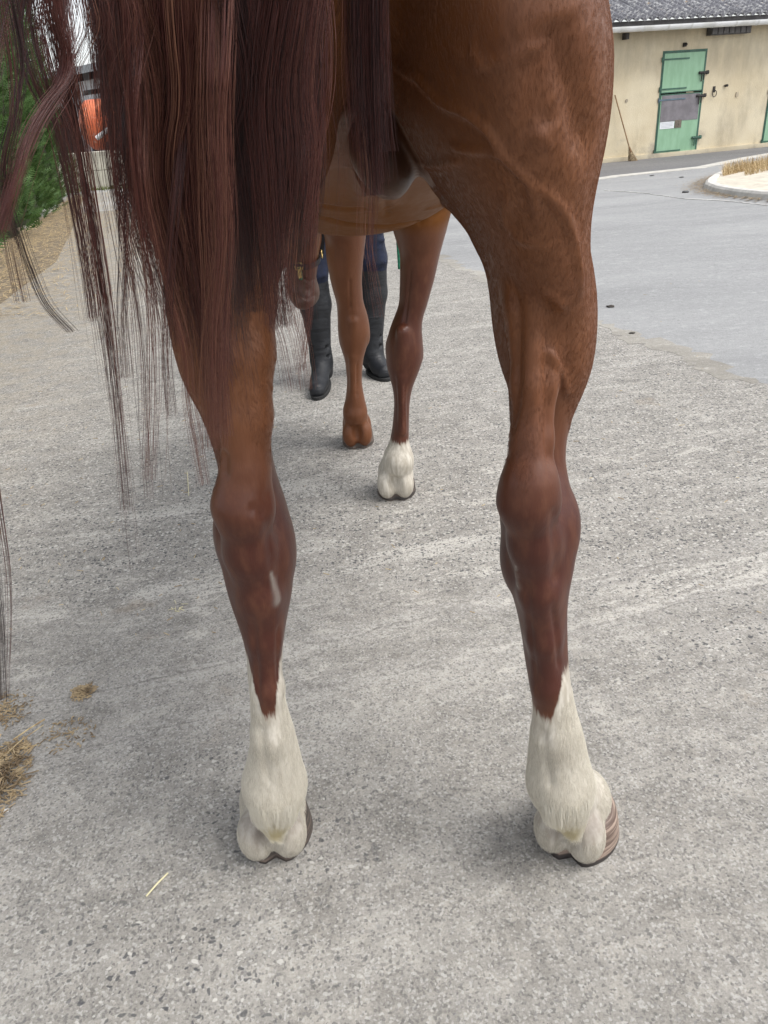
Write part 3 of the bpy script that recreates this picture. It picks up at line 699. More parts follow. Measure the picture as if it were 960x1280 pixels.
# conifer hedge: clipped screen of feathery sprays
M_leaf, t_, p_ = new_mat('conifer_green'); g = NT(t_)
P = g.pos(); n1 = g.noise(P, 2.2, 4, .6); n2 = g.noise(P, 30, 2, .5); gf = g.attr('tip').outputs['Fac']
c = g.mix(g.ramp(n1, .35, .65), (.020, .055, .012, 1), (.040, .092, .020, 1)); c = g.mix(g.ramp(n2, .4, .7, 0, .6), c, (.065, .125, .03, 1)); c = g.mix(g.math('MULTIPLY', g.ramp(gf, .4, 1.0), .55), c, (.11, .18, .045, 1))
g.put(p_.inputs['Base Color'], c); p_.inputs['Roughness'].default_value = .6; p_.inputs['Specular IOR Level'].default_value = .3
M_bark = simple_mat('conifer_bark', (.13, .09, .06, 1), .9, .4, 20)
hnor = Vector((hdir.y, -hdir.x, 0)); hnor = hnor if hnor.x > 0 else -hnor      # faces the yard
hs, he = hA - hdir * 7.5, hB + hdir * .1; HL = (he - hs).length; HH = 5.2; HT = 1.3
hedge = tag(empty('conifer_hedge', tuple(hs)), 'tall green conifer hedge along the left edge of the yard', 'hedge')
def hedge_bits():
    V = []; Fc = []; T = []
    N = 23000; r = np.random.default_rng(3)
    for i in range(N):
        L_ = r.random() * HL; z = .05 + (r.random() ** .9) * HH
        lump = .16 * math.sin(L_ * 2.1 + math.sin(z * 1.7)) + .13 * math.sin(z * 2.7 + L_ * 3.3) + .10 * math.sin(L_ * 6.1 + z * 3) + .05 * math.sin(z * 9 + L_ * 8)
        thin = 1 - .35 * max(0, (z / HH - .85) / .15) ** 2
        face = r.random()
        if face < .80: dpt_ = -abs(r.normal(0, .12)); nrm = hnor; base = hs + hdir * L_ + hnor * (lump + dpt_ - (1 - thin) * .6)
        elif face < .90: nrm = (hnor * .2 + hdir).normalized(); base = hs + hdir * (HL - abs(r.normal(0, .10)) + lump) + hnor * (-r.random() * HT)
        else: nrm = Vector((0, 0, 1)); base = hs + hdir * L_ - hnor * (r.random() * HT); z = HH - .1 + lump - abs(r.normal(0, .08))
        dirv = (nrm * r.uniform(.35, 1.0) + Vector((0, 0, 1)) * r.uniform(.15, 1.1) + hdir * r.uniform(-.6, .6)); dirv.normalize()
        sd_ = dirv.cross(Vector((r.uniform(-1, 1), r.uniform(-1, 1), r.uniform(-.2, 1)))).normalized()
        Ls = r.uniform(.10, .22); o_ = Vector((base.x, base.y, ground_z(base.y) + z))
        # a feathery spray: a midrib with paired side fronds
        for kf in range(5):
            t = .15 + kf * .17; root = o_ + dirv * Ls * t
            for sg in (-1, 1):
                tipp = root + (dirv * .65 + sd_ * sg * .8).normalized() * Ls * (.42 - .25 * t) + Vector((0, 0, -.01))
                wv_ = dirv * Ls * .045; b0 = len(V)
                V += [root - wv_, root + wv_, tipp]; T += [.2 + .5 * t, .2 + .5 * t, 1.0]; Fc.append((b0, b0 + 1, b0 + 2))
        b0 = len(V); V += [o_ - sd_ * .006, o_ + sd_ * .006, o_ + dirv * Ls]; T += [.0, .0, 1.0]; Fc.append((b0, b0 + 1, b0 + 2))
    return V, Fc, T
V_, F_, T_ = hedge_bits(); o0 = hs
me = bpy.data.meshes.new('foliage'); me.from_pydata([tuple(v - o0) for v in V_], [], F_); me.materials.append(M_leaf)
a_ = me.attributes.new('tip', 'FLOAT', 'POINT'); a_.data.foreach_set('value', T_); fo = link(bpy.data.objects.new('foliage', me), hedge)
# dark heart of the hedge, and the stems
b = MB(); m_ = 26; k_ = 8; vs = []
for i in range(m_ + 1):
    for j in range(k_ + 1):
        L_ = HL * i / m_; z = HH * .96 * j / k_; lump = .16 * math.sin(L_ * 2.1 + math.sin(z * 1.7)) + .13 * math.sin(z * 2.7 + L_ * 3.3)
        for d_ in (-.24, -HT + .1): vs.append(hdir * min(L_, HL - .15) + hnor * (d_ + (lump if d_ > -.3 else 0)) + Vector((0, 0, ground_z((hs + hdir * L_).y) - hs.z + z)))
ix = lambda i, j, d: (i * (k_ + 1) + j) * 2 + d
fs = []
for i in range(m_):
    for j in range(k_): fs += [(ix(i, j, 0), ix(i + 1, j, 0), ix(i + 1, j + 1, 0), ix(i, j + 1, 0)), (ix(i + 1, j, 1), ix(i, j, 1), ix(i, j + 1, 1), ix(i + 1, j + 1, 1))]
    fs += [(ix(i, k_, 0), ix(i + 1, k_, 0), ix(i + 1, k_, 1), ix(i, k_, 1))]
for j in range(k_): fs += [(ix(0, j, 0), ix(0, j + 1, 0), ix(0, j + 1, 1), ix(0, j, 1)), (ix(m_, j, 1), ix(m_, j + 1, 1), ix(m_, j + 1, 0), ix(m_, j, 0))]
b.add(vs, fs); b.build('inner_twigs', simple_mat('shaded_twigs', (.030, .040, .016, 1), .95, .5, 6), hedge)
for i in range(16):
    L_ = .4 + i * HL / 16; p = hdir * L_ - hnor * .6; p.z = ground_z((hs + p).y) - hs.z - .02
    b = MB(); b.tube([p, p + Vector((.03, .02, .8)), p + Vector((0, .03, 2.8))], [.06, .05, .02], 7); b.build('stem', M_bark, hedge)

# strip of dead needles and straw along the hedge
mz = sheet('needle_strip', simple_mat('needle_litter', (.225, .18, .125, 1), .95, .4, 14, bump=.6, bscale=90), [((vA + Vector((.25, 0, 0))).x, vA.y), (vB.x, vB.y), (he.x + .0, he.y), (hs.x - .3, hs.y), (-2.4, 2.6), (-2.35, 3.2), (-2.6, 4.6)], .001)
b = MB()
for i in range(9000):
    t = random.random() ** .8; e = hA.lerp(hB, random.uniform(-.45, 1)); off = abs(random.gauss(0, .75))
    q = e + hnor * (off - .1); 
    a = random.random() * 3.14
    blade(b, (q.x, q.y, ground_z(q.y) + .006 + random.random() * .015), (math.cos(a), math.sin(a), random.uniform(0, .25)), random.uniform(.05, .16), .0035, .1, 2)
tag(b.build('straw_litter', M_straw), 'scattered straw and dead needles between hedge and concrete', 'straw', kind='stuff')
# ------------------------------------------------------------------ the horse
def axis_coords(segs):
    out_ = [segs[0][0]]
    for a, b, h in segs:
        n = max(1, int(round((b - a) / h))); out_ += list(np.linspace(a, b, n + 1)[1:])
    return np.array(out_)
HF = Field(axis_coords([(-.46, -.40, .008), (-.40, .44, .0045), (.44, .47, .008)]),
           axis_coords([(.70, 1.22, .0048), (1.22, 2.3, .012), (2.3, 3.08, .0058), (3.08, 3.62, .008)]),
           axis_coords([(-.012, .98, .0045), (.98, 1.42, .0048), (1.42, 1.95, .012)]))
def contour_stack(rows, k=0.02, n=2.0, shrink=0.0, zmin=None, crown=None):
    """rows of (py, pxL, pxR, back y, front y): the outline seen from behind, at the limb's own depth"""
    zl, xl, zr, xr, zm, bk, fr = [], [], [], [], [], [], []
    for py, L, R_, b, f in rows:
        Y = b + (f - b) * 0.5
        p, q = at(L, py, Y), at(R_, py, Y)
        zl.append(p.z); xl.append(p.x); zr.append(q.z); xr.append(q.x); zm.append((p.z + q.z) / 2); bk.append(b); fr.append(f)
    o = np.argsort(zm); zm = np.array(zm)[o]
    zk = zm if zmin is None else zm[zm > zmin]
    s_ = lambda z_, v: np.interp(zk, np.array(z_)[np.argsort(z_)], np.array(v)[np.argsort(z_)])
    XL, XR, B_, F_ = s_(zl, xl), s_(zr, xr), s_(list(zm), list(np.array(bk)[o])), s_(list(zm), list(np.array(fr)[o]))
    # the outline is what the eye sees past the near side of each ring: shrink the rings until their seen outline fits
    XL, XR = XL.copy(), XR.copy(); rp = np.array([r_[0] for r_ in rows], float); rl = np.array([r_[1] for r_ in rows], float); rr_ = np.array([r_[2] for r_ in rows], float)
    an = np.linspace(0, 2 * math.pi, 49)
    for _ in range(8):
        for i, z in enumerate(zk):
            cx, a, cy = (XL[i] + XR[i]) / 2, (XR[i] - XL[i]) / 2, (B_[i] + F_[i]) / 2; b_ = (F_[i] - B_[i]) / 2
            ca, sa = np.cos(an), np.sin(an); ex = np.sign(ca) * np.abs(ca) ** (2 / n); ey = np.sign(sa) * np.abs(sa) ** (2 / n)
            Q_ = np.stack([cx + a * ex, cy + b_ * ey, np.full(49, z - 1.25)], 1)
            dep = Q_ @ np.array(cF); u_ = 480 + FPX * (Q_ @ np.array(cR)) / dep; v_ = 640 - FPX * (Q_ @ np.array(cU)) / dep
            ok = (v_ > rp[0]) & (v_ < rp[-1])
            if not ok.any(): continue
            eR = np.where(ok, u_ - np.interp(v_, rp, rr_), -1e9); eL = np.where(ok, np.interp(v_, rp, rl) - u_, -1e9)
            XR[i] -= .7 * np.clip(eR.max(), -30, 60) * dep.mean() / FPX * (ex[eR.argmax()] > 0); XL[i] += .7 * np.clip(eL.max(), -30, 60) * dep.mean() / FPX * (ex[eL.argmax()] < 0)
    if crown:                                                   # above the outline the limb leans into the trunk
        for dz, inx, by, fy in crown:
            m_ = (XL[-1] + XR[-1]) / 2; sg = 1 if m_ > 0 else -1; hw = (XR[-1] - XL[-1]) / 2 * inx
            zk = np.append(zk, zk[-1] + dz); XL = np.append(XL, m_ - sg * hw * 0 - hw - sg * .012); XR = np.append(XR, m_ + hw - sg * .012); B_ = np.append(B_, B_[-1] + by); F_ = np.append(F_, F_[-1] + fy)
    HF.stack('z', zk, (XL + XR) / 2, (B_ + F_) / 2, (XR - XL) / 2 - shrink * np.interp(zk, [.55, .85], [.15, 1]), B_, F_, k, n)
    return zk, XL, XR, B_, F_

# trunk, croup, shoulders
ty = [.98, 1.10, 1.25, 1.45, 1.7, 2.0, 2.25, 2.5, 2.68, 2.82]
HF.stack('y', ty, [.0] * 10, [1.46, 1.46, 1.45, 1.42, 1.36, 1.32, 1.33, 1.38, 1.42, 1.45],
         [.20, .27, .31, .325, .35, .365, .35, .31, .25, .17],
         [1.38, 1.34, 1.28, 1.19, 1.07, .972, .955, 1.0, 1.12, 1.27],
         [1.68, 1.73, 1.74, 1.70, 1.66, 1.67, 1.76, 1.77, 1.68, 1.58], k=.03, n=2.15)
HF.ell((0, 1.14, 1.52), (.26, .30, .23), .06)
HF.cone((0, .90, 1.60), (0, 1.05, 1.66), .06, .08, .06)                     # dock root
# neck, head (lowered towards the handler)
HF.cone((0, 2.50, 1.48), (-.10, 2.86, 1.32), .27, .185, .06, flat=((1, 0, 0), .62))
HF.cone((-.10, 2.84, 1.33), (-.19, 3.10, 1.13), .19, .13, .05, flat=((1, 0, 0), .62))
poll, muz = Vector((-.20, 3.13, 1.17)), Vector((-.27, 3.30, .60))
HF.cone(poll + Vector((0, .0, -.06)), (-.245, 3.235, .83), .11, .085, .04, flat=((1, 0, 0), .85))
HF.cone((-.245, 3.235, .83), (-.272, 3.29, .63), .078, .058, .03)
HF.ell((-.268, 3.285, .585), (.066, .062, .064), .03)
HF.ell((-.270, 3.225, .565), (.045, .040, .036), .02)                        # chin
HF.cone((-.225, 3.10, 1.0), (-.24, 3.15, .86), .088, .05, .03, flat=((1, 0, 0), .75))  # cheek
for s_ in (-1, 1):
    HF.ell((-.215 + s_ * .075, 3.225, 1.02), (.03, .035, .035), .02)         # brow
    HF.ell((-.277 + s_ * .045, 3.315, .60), (.018, .016, .02), .01, op='cut') # nostril
    HF.cone((-.195 + s_ * .06, 3.13, 1.23), (-.195 + s_ * .085, 3.17, 1.37), .036, .008, .015, flat=((0, 1, 0), .55))  # ear

# right hind leg (on the right of the picture, further back)
RH = [(-70, 466, 748, .83, 1.44), (-20, 462, 764, .81, 1.45), (0, 463, 768, .80, 1.45), (60, 469, 775, .79, 1.45), (100, 474, 772, .80, 1.44), (153, 488, 768, .815, 1.42),
      (206, 519, 757, .84, 1.38), (241, 549, 748, .86, 1.33), (267, 569, 743, .875, 1.30), (302, 584, 741, .885, 1.25),
      (346, 608, 744, .91, 1.20), (376, 615, 747, .93, 1.17), (437, 626, 745, .952, 1.13), (470, 630, 739, .962, 1.11), (503, 632, 724, .972, 1.09),
      (560, 635, 709, .972, 1.07), (590, 627, 712, .955, 1.06), (620, 620, 719, .922, 1.05), (650, 621, 725, .918, 1.05),
      (690, 628, 725, .915, 1.04), (720, 631, 717, .91, 1.03), (750, 642, 710, .915, 1.01), (790, 651, 710, .925, .995),
      (830, 656, 711, .925, .985), (880, 667, 718, .915, .98), (925, 661, 732, .905, .98), (960, 658, 738, .895, .98), (985, 662, 738, .89, .99), (1012, 681, 737, .895, .98), (1033, 700, 728, .905, .95)]
HCR = [(.05, .97, .01, .0), (.06, .90, .03, -.01), (.06, .76, .05, -.05), (.06, .55, .07, -.10), (.05, .30, .08, -.14)]
contour_stack(RH, .06, 2.15, shrink=.006, crown=HCR)
# left hind leg
LH = [(-70, 150, 434, .83, 1.44), (-20, 135, 433, .81, 1.45), (0, 130, 431, .80, 1.45), (60, 128, 431, .79, 1.45), (100, 130, 430, .80, 1.44), (153, 140, 428, .815, 1.42),
      (206, 155, 422, .84, 1.38), (241, 166, 403, .86, 1.33), (267, 176, 390, .875, 1.30), (302, 188, 372, .885, 1.25),
      (346, 202, 353, .915, 1.20), (394, 213, 343, .95, 1.17), (440, 219, 341, .97, 1.14), (473, 225, 341, .98, 1.13), (530, 252, 341, .995, 1.11),
      (581, 270, 345, .995, 1.10), (605, 274, 354, .985, 1.09), (647, 267, 368, .958, 1.09), (689, 270, 370, .955, 1.08),
      (736, 279, 368, .945, 1.07), (773, 294, 359, .955, 1.05), (806, 306, 354, .965, 1.035), (848, 310, 353, .965, 1.03),
      (880, 314, 357, .955, 1.025), (920, 316, 371, .945, 1.02), (950, 308, 378, .935, 1.02), (985, 303, 383, .93, 1.03), (1012, 316, 372, .938, 1.02), (1034, 333, 357, .95, .99)]
contour_stack(LH, .06, 2.15, shrink=.006, crown=HCR)

def P_(px, py, Y): v = at(px, py, Y); return (v.x, v.y, v.z)
def chain(pts, k=.012, flat=None):
    """pts: (px, py, Y, radius) -> joined tapering capsules"""
    for (a, b) in zip(pts[:-1], pts[1:]):
        HF.cone(P_(*a[:3]), P_(*b[:3]), a[3], b[3], k, flat=flat)
# Achilles strap, point of hock, flexor tendons
chain([(664, 290, 1.01, .05), (668, 380, .965, .036), (668, 480, .945, .029), (665, 550, .93, .027), (662, 600, .915, .035), (661, 625, .915, .039)], .013)
chain([(661, 625, .915, .039), (667, 680, .922, .032), (674, 740, .922, .024), (680, 800, .925, .019), (686, 860, .925, .020), (693, 920, .925, .026), (699, 975, .93, .035)], .022)
chain([(300, 290, 1.03, .05), (302, 370, .985, .042), (305, 440, .972, .038), (307, 520, .965, .034), (307, 590, .958, .033), (304, 632, .951, .040)], .013)
chain([(304, 632, .951, .040), (312, 690, .958, .034), (324, 745, .962, .025), (331, 800, .966, .019), (335, 860, .965, .020), (340, 920, .965, .026), (343, 975, .97, .035)], .022)
# joint bones either side of the hock
HF.ell(P_(702, 652, .985), (.024, .045, .05), .015); HF.ell(P_(643, 700, .98), (.020, .04, .045), .015)
HF.ell(P_(350, 684, 1.01), (.022, .045, .05), .015); HF.ell(P_(287, 668, 1.01), (.022, .045, .05), .015)
# gaskin muscle bellies
HF.ell(P_(697, 400, 1.05), (.040, .075, .12), .03); HF.ell(P_(648, 380, 1.03), (.030, .06, .10), .03)
HF.ell(P_(248, 400, 1.07), (.030, .075, .10), .03)

def foot(cx, cy, yaw, fet, rad=.050, w=.066, zf=.205, front=False):
    """fetlock bulb, pastern, heel bulbs; the horn wall is a part of its own"""
    c_, s_ = math.cos(yaw), math.sin(yaw)
    def L(x, y, z): return (cx + x * c_ + y * s_, cy - x * s_ + y * c_, z)
    HF.cone(fet, L(0, .008, .10), rad * .80, w * .84, .025)
    HF.ell((fet[0], fet[1] - .006, fet[2] + .0), (rad * .90, rad * .84, rad * 1.1), .03)
    HF.cone((fet[0], fet[1] - rad * .56, fet[2] + .0), (fet[0] + (L(0, 0, 0)[0] - fet[0]) * .4, fet[1] - rad * .62, fet[2] - .058), rad * .56, rad * .14, .025)   # ergot
    HF.ell(L(0, .02, .085), (w * .93, w * 1.0, .045), .02)
    HF.ell(L(0, -.002, .055), (w * .97, w * .86, .046), .02)
    for q in (-1, 1):
        HF.ell(L(q * w * .47, -w * .72, .063), (w * .53, w * .56, .056), .014)
    HF.cone(L(0, -w * 1.34, -.02), L(0, -w * 1.24, .055), .006, .006, .016, op='cut')
    HF.ell(L(0, -w * 1.20, .080), (w * .26, w * .24, .026), .02, op='cut')
    return L
fr_ = P_(699, 978, .935); fl_ = P_(343, 980, .98)
footR = foot(.314, .985, math.radians(26), fr_, .052, .0635)
footL = foot(-.257, 1.035, math.radians(-2), fl_, .052, .0635)

# fore legs
def fore(rows, k=.05): return contour_stack(rows, k, 2.1, crown=[(.05, .95, .0, .0), (.07, .85, .02, -.02), (.07, .6, .05, -.05), (.06, .3, .07, -.08)])
RFr = [(190, 470, 590, 2.33, 2.72), (235, 482, 573, 2.35, 2.68), (275, 492, 561, 2.37, 2.64), (299, 496, 555, 2.39, 2.62), (317, 500, 550, 2.40, 2.60), (349, 500, 543, 2.41, 2.58), (381, 499, 534, 2.42, 2.57),
       (398, 492, 528, 2.42, 2.57), (414, 486, 527, 2.41, 2.57), (430, 483, 529, 2.405, 2.58), (453, 482, 528, 2.41, 2.58), (471, 487, 521, 2.42, 2.57), (485, 491, 515, 2.43, 2.55),
       (503, 493, 512, 2.435, 2.54), (530, 491, 511, 2.43, 2.54), (549, 488, 511, 2.425, 2.54), (566, 482, 513, 2.415, 2.54), (582, 482, 515, 2.42, 2.54)]
LFr = [(200, 375, 480, 2.86, 3.14), (250, 396, 467, 2.87, 3.12), (288, 405, 458, 2.88, 3.10), (324, 408, 454, 2.89, 3.08), (352, 413, 452, 2.90, 3.07), (378, 421, 454, 2.91, 3.06), (395, 422, 460, 2.91, 3.06),
       (414, 422, 463, 2.905, 3.07), (432, 425, 459, 2.91, 3.07), (448, 431, 454, 2.92, 3.05), (475, 434, 452, 2.93, 3.03), (490, 433, 454, 2.92, 3.03), (503, 431, 457, 2.915, 3.03), (521, 432, 456, 2.93, 3.04)]
fore(RFr); fore(LFr)
HF.cone((.17, 2.50, 1.0), (.20, 2.58, 1.38), .13, .15, .06, flat=((1, 0, 0), .6)); HF.cone((-.10, 2.90, .98), (-.17, 2.62, 1.36), .12, .16, .06, flat=((1, 0, 0), .6))
for (a, b, r) in (((503, 415, 2.42), (502, 470, 2.425), .020), ((441, 402, 2.92), (441, 445, 2.925), .020)):
    HF.cone(P_(*a), P_(*b), r, r * .7, .012)
    HF.cone(P_(b[0], b[1], b[2]), P_(b[0] + 1, b[1] + 70, b[2] + .01), r * .7, .013, .01)
footRF = foot(*P_(495, 602, 2.50)[:2], math.radians(4), P_(498, 575, 2.462), .052, .066)
footLF = foot(*P_(447, 543, 3.0)[:2], math.radians(0), P_(444, 516, 2.965), .046, .062)
# flank folds and the sheath between the thighs
for (px_, py_, yy_, r_) in ((489, 436, 2.50, .030), (522, 440, 2.50, .030), (430, 424, 2.99, .028), (457, 420, 2.99, .028)): HF.ell(P_(px_, py_, yy_), (r_ * .55, r_ * 1.2, r_ * 1.2), .012)
for s_ in (-1, 1): HF.cone((s_ * .21, 1.25, 1.20), (s_ * .25, 1.62, 1.20), .09, .05, .10)
HF.ell(P_(486, 196, 1.24), (.038, .09, .060), .02); HF.cone((.04, 1.27, 1.20), (.035, 1.7, 1.10), .05, .03, .04)
HP, HQ = HF.mesh(); del HF
# keep the one big piece
def biggest(P, Q):
    n = len(P); lab = np.arange(n)
    a = np.concatenate([Q[:, i] for i in range(4)]); b = np.concatenate([Q[:, (i + 1) % 4] for i in range(4)])
    while True:
        new = lab.copy(); np.minimum.at(new, a, lab[b]); np.minimum.at(new, b, lab[a]); new = new[new]
        if (new == lab).all(): break
        lab = new
    v, c = np.unique(lab, return_counts=True); keep = lab == v[c.argmax()]
    mp = np.cumsum(keep) - 1; return P[keep], mp[Q[keep[Q[:, 0]]]].astype(np.int32)
HP, HQ = biggest(HP, HQ)
HP = smooth_mesh(HP, HQ, 3)
bvh = BVHTree.FromPolygons([tuple(p) for p in HP.tolist()], HQ.tolist())
eye = Vector((0, 0, 1.25))
def on_skin(pts):
    """polyline over the coat, found by looking from behind; densely sampled 3-D points"""
    res = []
    pts = np.array(pts, float); m = len(pts)
    tt = np.linspace(0, m - 1, (m - 1) * 14 + 1)
    X_ = np.interp(tt, range(m), pts[:, 0]); Y_ = np.interp(tt, range(m), pts[:, 1])
    k_ = np.ones(7) / 7; X_ = np.convolve(np.pad(X_, 3, 'edge'), k_, 'valid'); Y_ = np.convolve(np.pad(Y_, 3, 'edge'), k_, 'valid')
    for x, y in zip(X_, Y_):
        h = bvh.ray_cast(eye, ray(x, y).normalized())
        if h[0] is not None: res.append(h[0])
    return np.array(res)
HN = vnormals(HP, HQ)
def relief(pts, amp, sig, ends=True):
    global HP
    L = on_skin(pts)
    if len(L) < 2: return
    lo, hi = L.min(0) - 3 * sig, L.max(0) + 3 * sig
    ids = np.nonzero(((HP > lo) & (HP < hi)).all(1))[0]
    if not len(ids): return
    best = np.full(len(ids), 1e9); par = np.zeros(len(ids))
    for i, p in enumerate(L):
        d = ((HP[ids] - p) ** 2).sum(1); m = d < best; best[m] = d[m]; par[m] = i / (len(L) - 1)
    t = np.minimum(1, np.minimum(par, 1 - par) * 6 + .15) if ends else 1
    HP[ids] += HN[ids] * (amp * t * np.exp(-best / (sig * sig)))[:, None]
VEINS = [([(486, 76), (505, 88), (523, 96), (549, 127), (584, 141), (611, 162), (628, 192), (650, 215), (663, 227), (667, 245), (670, 262), (672, 282)], 0.0069, 0.0051),
         ([(560, 183), (589, 188), (612, 187), (628, 197)], 0.0046, 0.0051), ([(663, 227), (689, 245), (707, 267), (718, 300), (724, 335), (728, 370)], 0.0060, 0.0055),
         ([(676, 362), (692, 370), (707, 387)], 0.0049, 0.0058), ([(519, 203), (538, 207), (556, 205), (580, 199)], 0.0039, 0.0048), ([(589, 58), (596, 72), (606, 88)], 0.0032, 0.0051),
         ([(667, 150), (676, 170), (688, 188)], 0.0031, 0.0070), ([(687, 437), (696, 452), (704, 470), (711, 496)], 0.0049, 0.0048), ([(636, 290), (652, 300), (668, 303), (690, 310)], 0.0035, 0.0065),
         ([(640, 240), (630, 262), (632, 288)], 0.0032, 0.0058), ([(560, 60), (590, 82), (640, 76), (692, 58)], 0.0028, 0.0071)]
for pts, a_, s_ in VEINS: relief(pts, a_, s_)
GROOVES = [([(388, 268), (430, 280), (480, 284), (530, 277), (560, 262)], -0.0101, 0.0110), ([(392, 256), (430, 262), (465, 262)], -0.0058, 0.0110), ([(482, 246), (483, 258), (484, 272)], -0.0058, 0.0090), ([(530, 262), (548, 258), (562, 250)], .004, .008), ([(692, 20), (698, 50), (706, 80), (720, 115), (730, 160), (742, 200)], -0.0130, 0.0220), ([(660, 60), (668, 100), (672, 140), (676, 170)], -0.0072, 0.0200),
           ([(640, 350), (648, 394), (647, 440), (646, 490), (639, 545)], -0.0065, 0.0090), ([(685, 372), (686, 437), (687, 503), (687, 560), (694, 590)], -0.0087, 0.0110),
           ([(692, 630), (694, 660), (696, 700), (693, 735)], -0.0043, 0.0130), ([(658, 720), (661, 760), (664, 800), (670, 850)], -0.0029, 0.0060),
           ([(690, 750), (697, 800), (700, 840)], -0.0043, 0.0060), ([(281, 560), (280, 600)], -0.0043, 0.0090), ([(334, 606), (334, 640), (337, 680), (342, 715)], -0.0036, 0.0130),
           ([(316, 770), (318, 800), (322, 850), (322, 890)], -0.0032, 0.0060), ([(348, 780), (347, 820), (349, 870)], -0.0032, 0.0060), ([(310, 640), (322, 636), (332, 650)], -0.0043, 0.0080),
           ([(325, 900), (330, 940), (336, 980)], -0.0043, 0.0080), ([(676, 905), (684, 950), (690, 990)], -0.0043, 0.0080)]
for pts, a_, s_ in GROOVES: relief(pts, a_, s_)
for pts in ([(514, 330), (509, 380), (505, 410)], [(499, 475), (500, 540)], [(506, 475), (506, 540)], [(437, 345), (438, 390)], [(446, 450), (446, 500)]): relief(pts, -.0045, .0055)
for pts, a_ in (([(362, 350), (372, 366), (384, 374), (396, 368)], -.008), ([(374, 345), (386, 352), (396, 348)], -.006)): relief(pts, a_, .007)
for pts, a_, s_ in [([(343, 722), (344, 735), (347, 750)], .0035, .004), ([(646, 712), (647, 722), (649, 732)], .0035, .004)]: relief(pts, a_, s_, False)   # chestnuts
HP = smooth_mesh(HP, HQ, 1)
HN = vnormals(HP, HQ)

# coat markings and some painted shade, as amounts on the vertices
def sst(x, a, b): t = np.clip((x - a) / (b - a), 0, 1); return t * t * (3 - 2 * t)
X, Y, Z = HP.T
hind = Y < 1.25
isR = (X > .0)
def leg_mask(cx, y0, y1, r=.16): return (np.abs(X - cx) < r) & (Y > y0) & (Y < y1)
white = np.zeros(len(HP)); dark = np.zeros(len(HP)); skin = np.zeros(len(HP)); cream = np.zeros(len(HP)); pale = np.zeros(len(HP))
mR = hind & isR; mL = hind & ~isR
# signed height above the sock edge, positive below it; the edge dips to a tip at the back of the cannon
def sock(m, tipx, tipz, sl, sr):
    top = tipz + np.where(X > tipx, np.clip(X - tipx - .009, 0, .017) * sr * 1.5, np.clip(tipx - X - .009, 0, .015) * sl * 1.5) + sst(Y, .96, 1.03) * .04
    white[m] = ((top - Z) / .06)[m]
tR = at(680, 893, .915); tL = at(337, 890, .95)
white[:] = -5
sock(mR, tR.x, tR.z, .9, 3.0); sock(mL, tL.x, tL.z, 4.2, 3.4)
tF = at(500, 552, 2.44); m = (Y > 2.2) & (Y < 2.75) & (np.abs(X - tF.x) < .2) & (Z < .6)
white[m] = ((tF.z + .0 - Z) / .05)[m]
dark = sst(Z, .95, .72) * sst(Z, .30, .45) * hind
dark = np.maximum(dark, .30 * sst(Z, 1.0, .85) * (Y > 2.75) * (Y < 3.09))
dark = np.maximum(dark, .85 * sst(Z, 1.05, .7) * (Y > 2.2) * (X > -.03) * (Y < 2.8))  # right foreleg: the body's shadow is painted into the coat colour
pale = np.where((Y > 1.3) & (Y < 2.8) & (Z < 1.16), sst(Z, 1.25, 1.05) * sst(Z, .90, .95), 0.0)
pale = np.maximum(pale, np.where((Y > 2.8) & (Y < 3.09) & (Z < .9), .12, 0))
pale = np.maximum(pale, .55 * np.where(hind & (Z > .95), sst(np.abs(X - .0), .16, .03), 0))
for L, s2 in ((footL, .066), (footR, .069)):  # grey pastern skin, darkened as well for the shade in its hollows
    for (lx, ly, lz, rr, am) in ((0, -.078, .098, .030, 1.0), (0, -.095, .07, .020, 1.0), (.034, -.055, .105, .030, .65), (-.034, -.055, .105, .030, .55)):
        c_ = np.array(L(lx, ly, lz)); rr = rr * 1.15; skin = np.maximum(skin, am * np.exp(-((HP - c_) ** 2).sum(1) / rr ** 2))
for fc in (fr_, fl_):
    c_ = np.array((fc[0], fc[1] - .055, fc[2] - .045)); cream = np.maximum(cream, np.exp(-((HP - c_) ** 2).sum(1) / .050 ** 2))
sheath = np.exp(-(((HP - np.array(P_(487, 200, 1.2))) / np.array((.052, .13, .066))) ** 2).sum(1)) 
muzzle = np.where((Y > 3.1) & (Z < .8), sst(Z, .80, .62), 0)
ches = np.zeros(len(HP))
for pts in ([(339, 716), (342, 730), (346, 744), (347, 752)], [(645, 708), (646, 718), (648, 732)]):
    for i, p in enumerate(on_skin(pts)): ches = np.maximum(ches, np.exp(-((HP - p) ** 2).sum(1) / (.0030 + .0042 * i / 40) ** 2))

m_coat, t_, p_ = new_mat('chestnut_coat'); g = NT(t_)
ps = g.map(g.n('ShaderNodeTexCoord').outputs['Object'], (1, 1, 1))
hairv = g.map(ps, (1, 1, .10)); fine = g.noise(hairv, 420, 3, .6, .3); mid = g.noise(g.map(ps, (1, 1, .35)), 60, 4, .6)
big = g.noise(ps, 5.5, 4, .55); blot = g.noise(ps, 22, 4, .6)
base = g.mix(g.ramp(big, .3, .7), (.136, .047, .0175, 1), (.188, .071, .027, 1))
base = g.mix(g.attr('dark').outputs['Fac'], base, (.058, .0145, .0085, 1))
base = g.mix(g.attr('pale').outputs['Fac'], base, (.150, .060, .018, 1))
base = g.mix(g.math('MULTIPLY', g.ramp(blot, .5, .75), .22), base, (.070, .022, .011, 1))
base = g.mix(g.math('MULTIPLY', g.ramp(mid, .42, .7), .25), base, (.19, .078, .040, 1))
wcol = g.mix(g.ramp(g.noise(g.map(ps, (1, 1, .18)), 95, 4, .65), .32, .7), (.40, .36, .295, 1), (.60, .56, .485, 1))
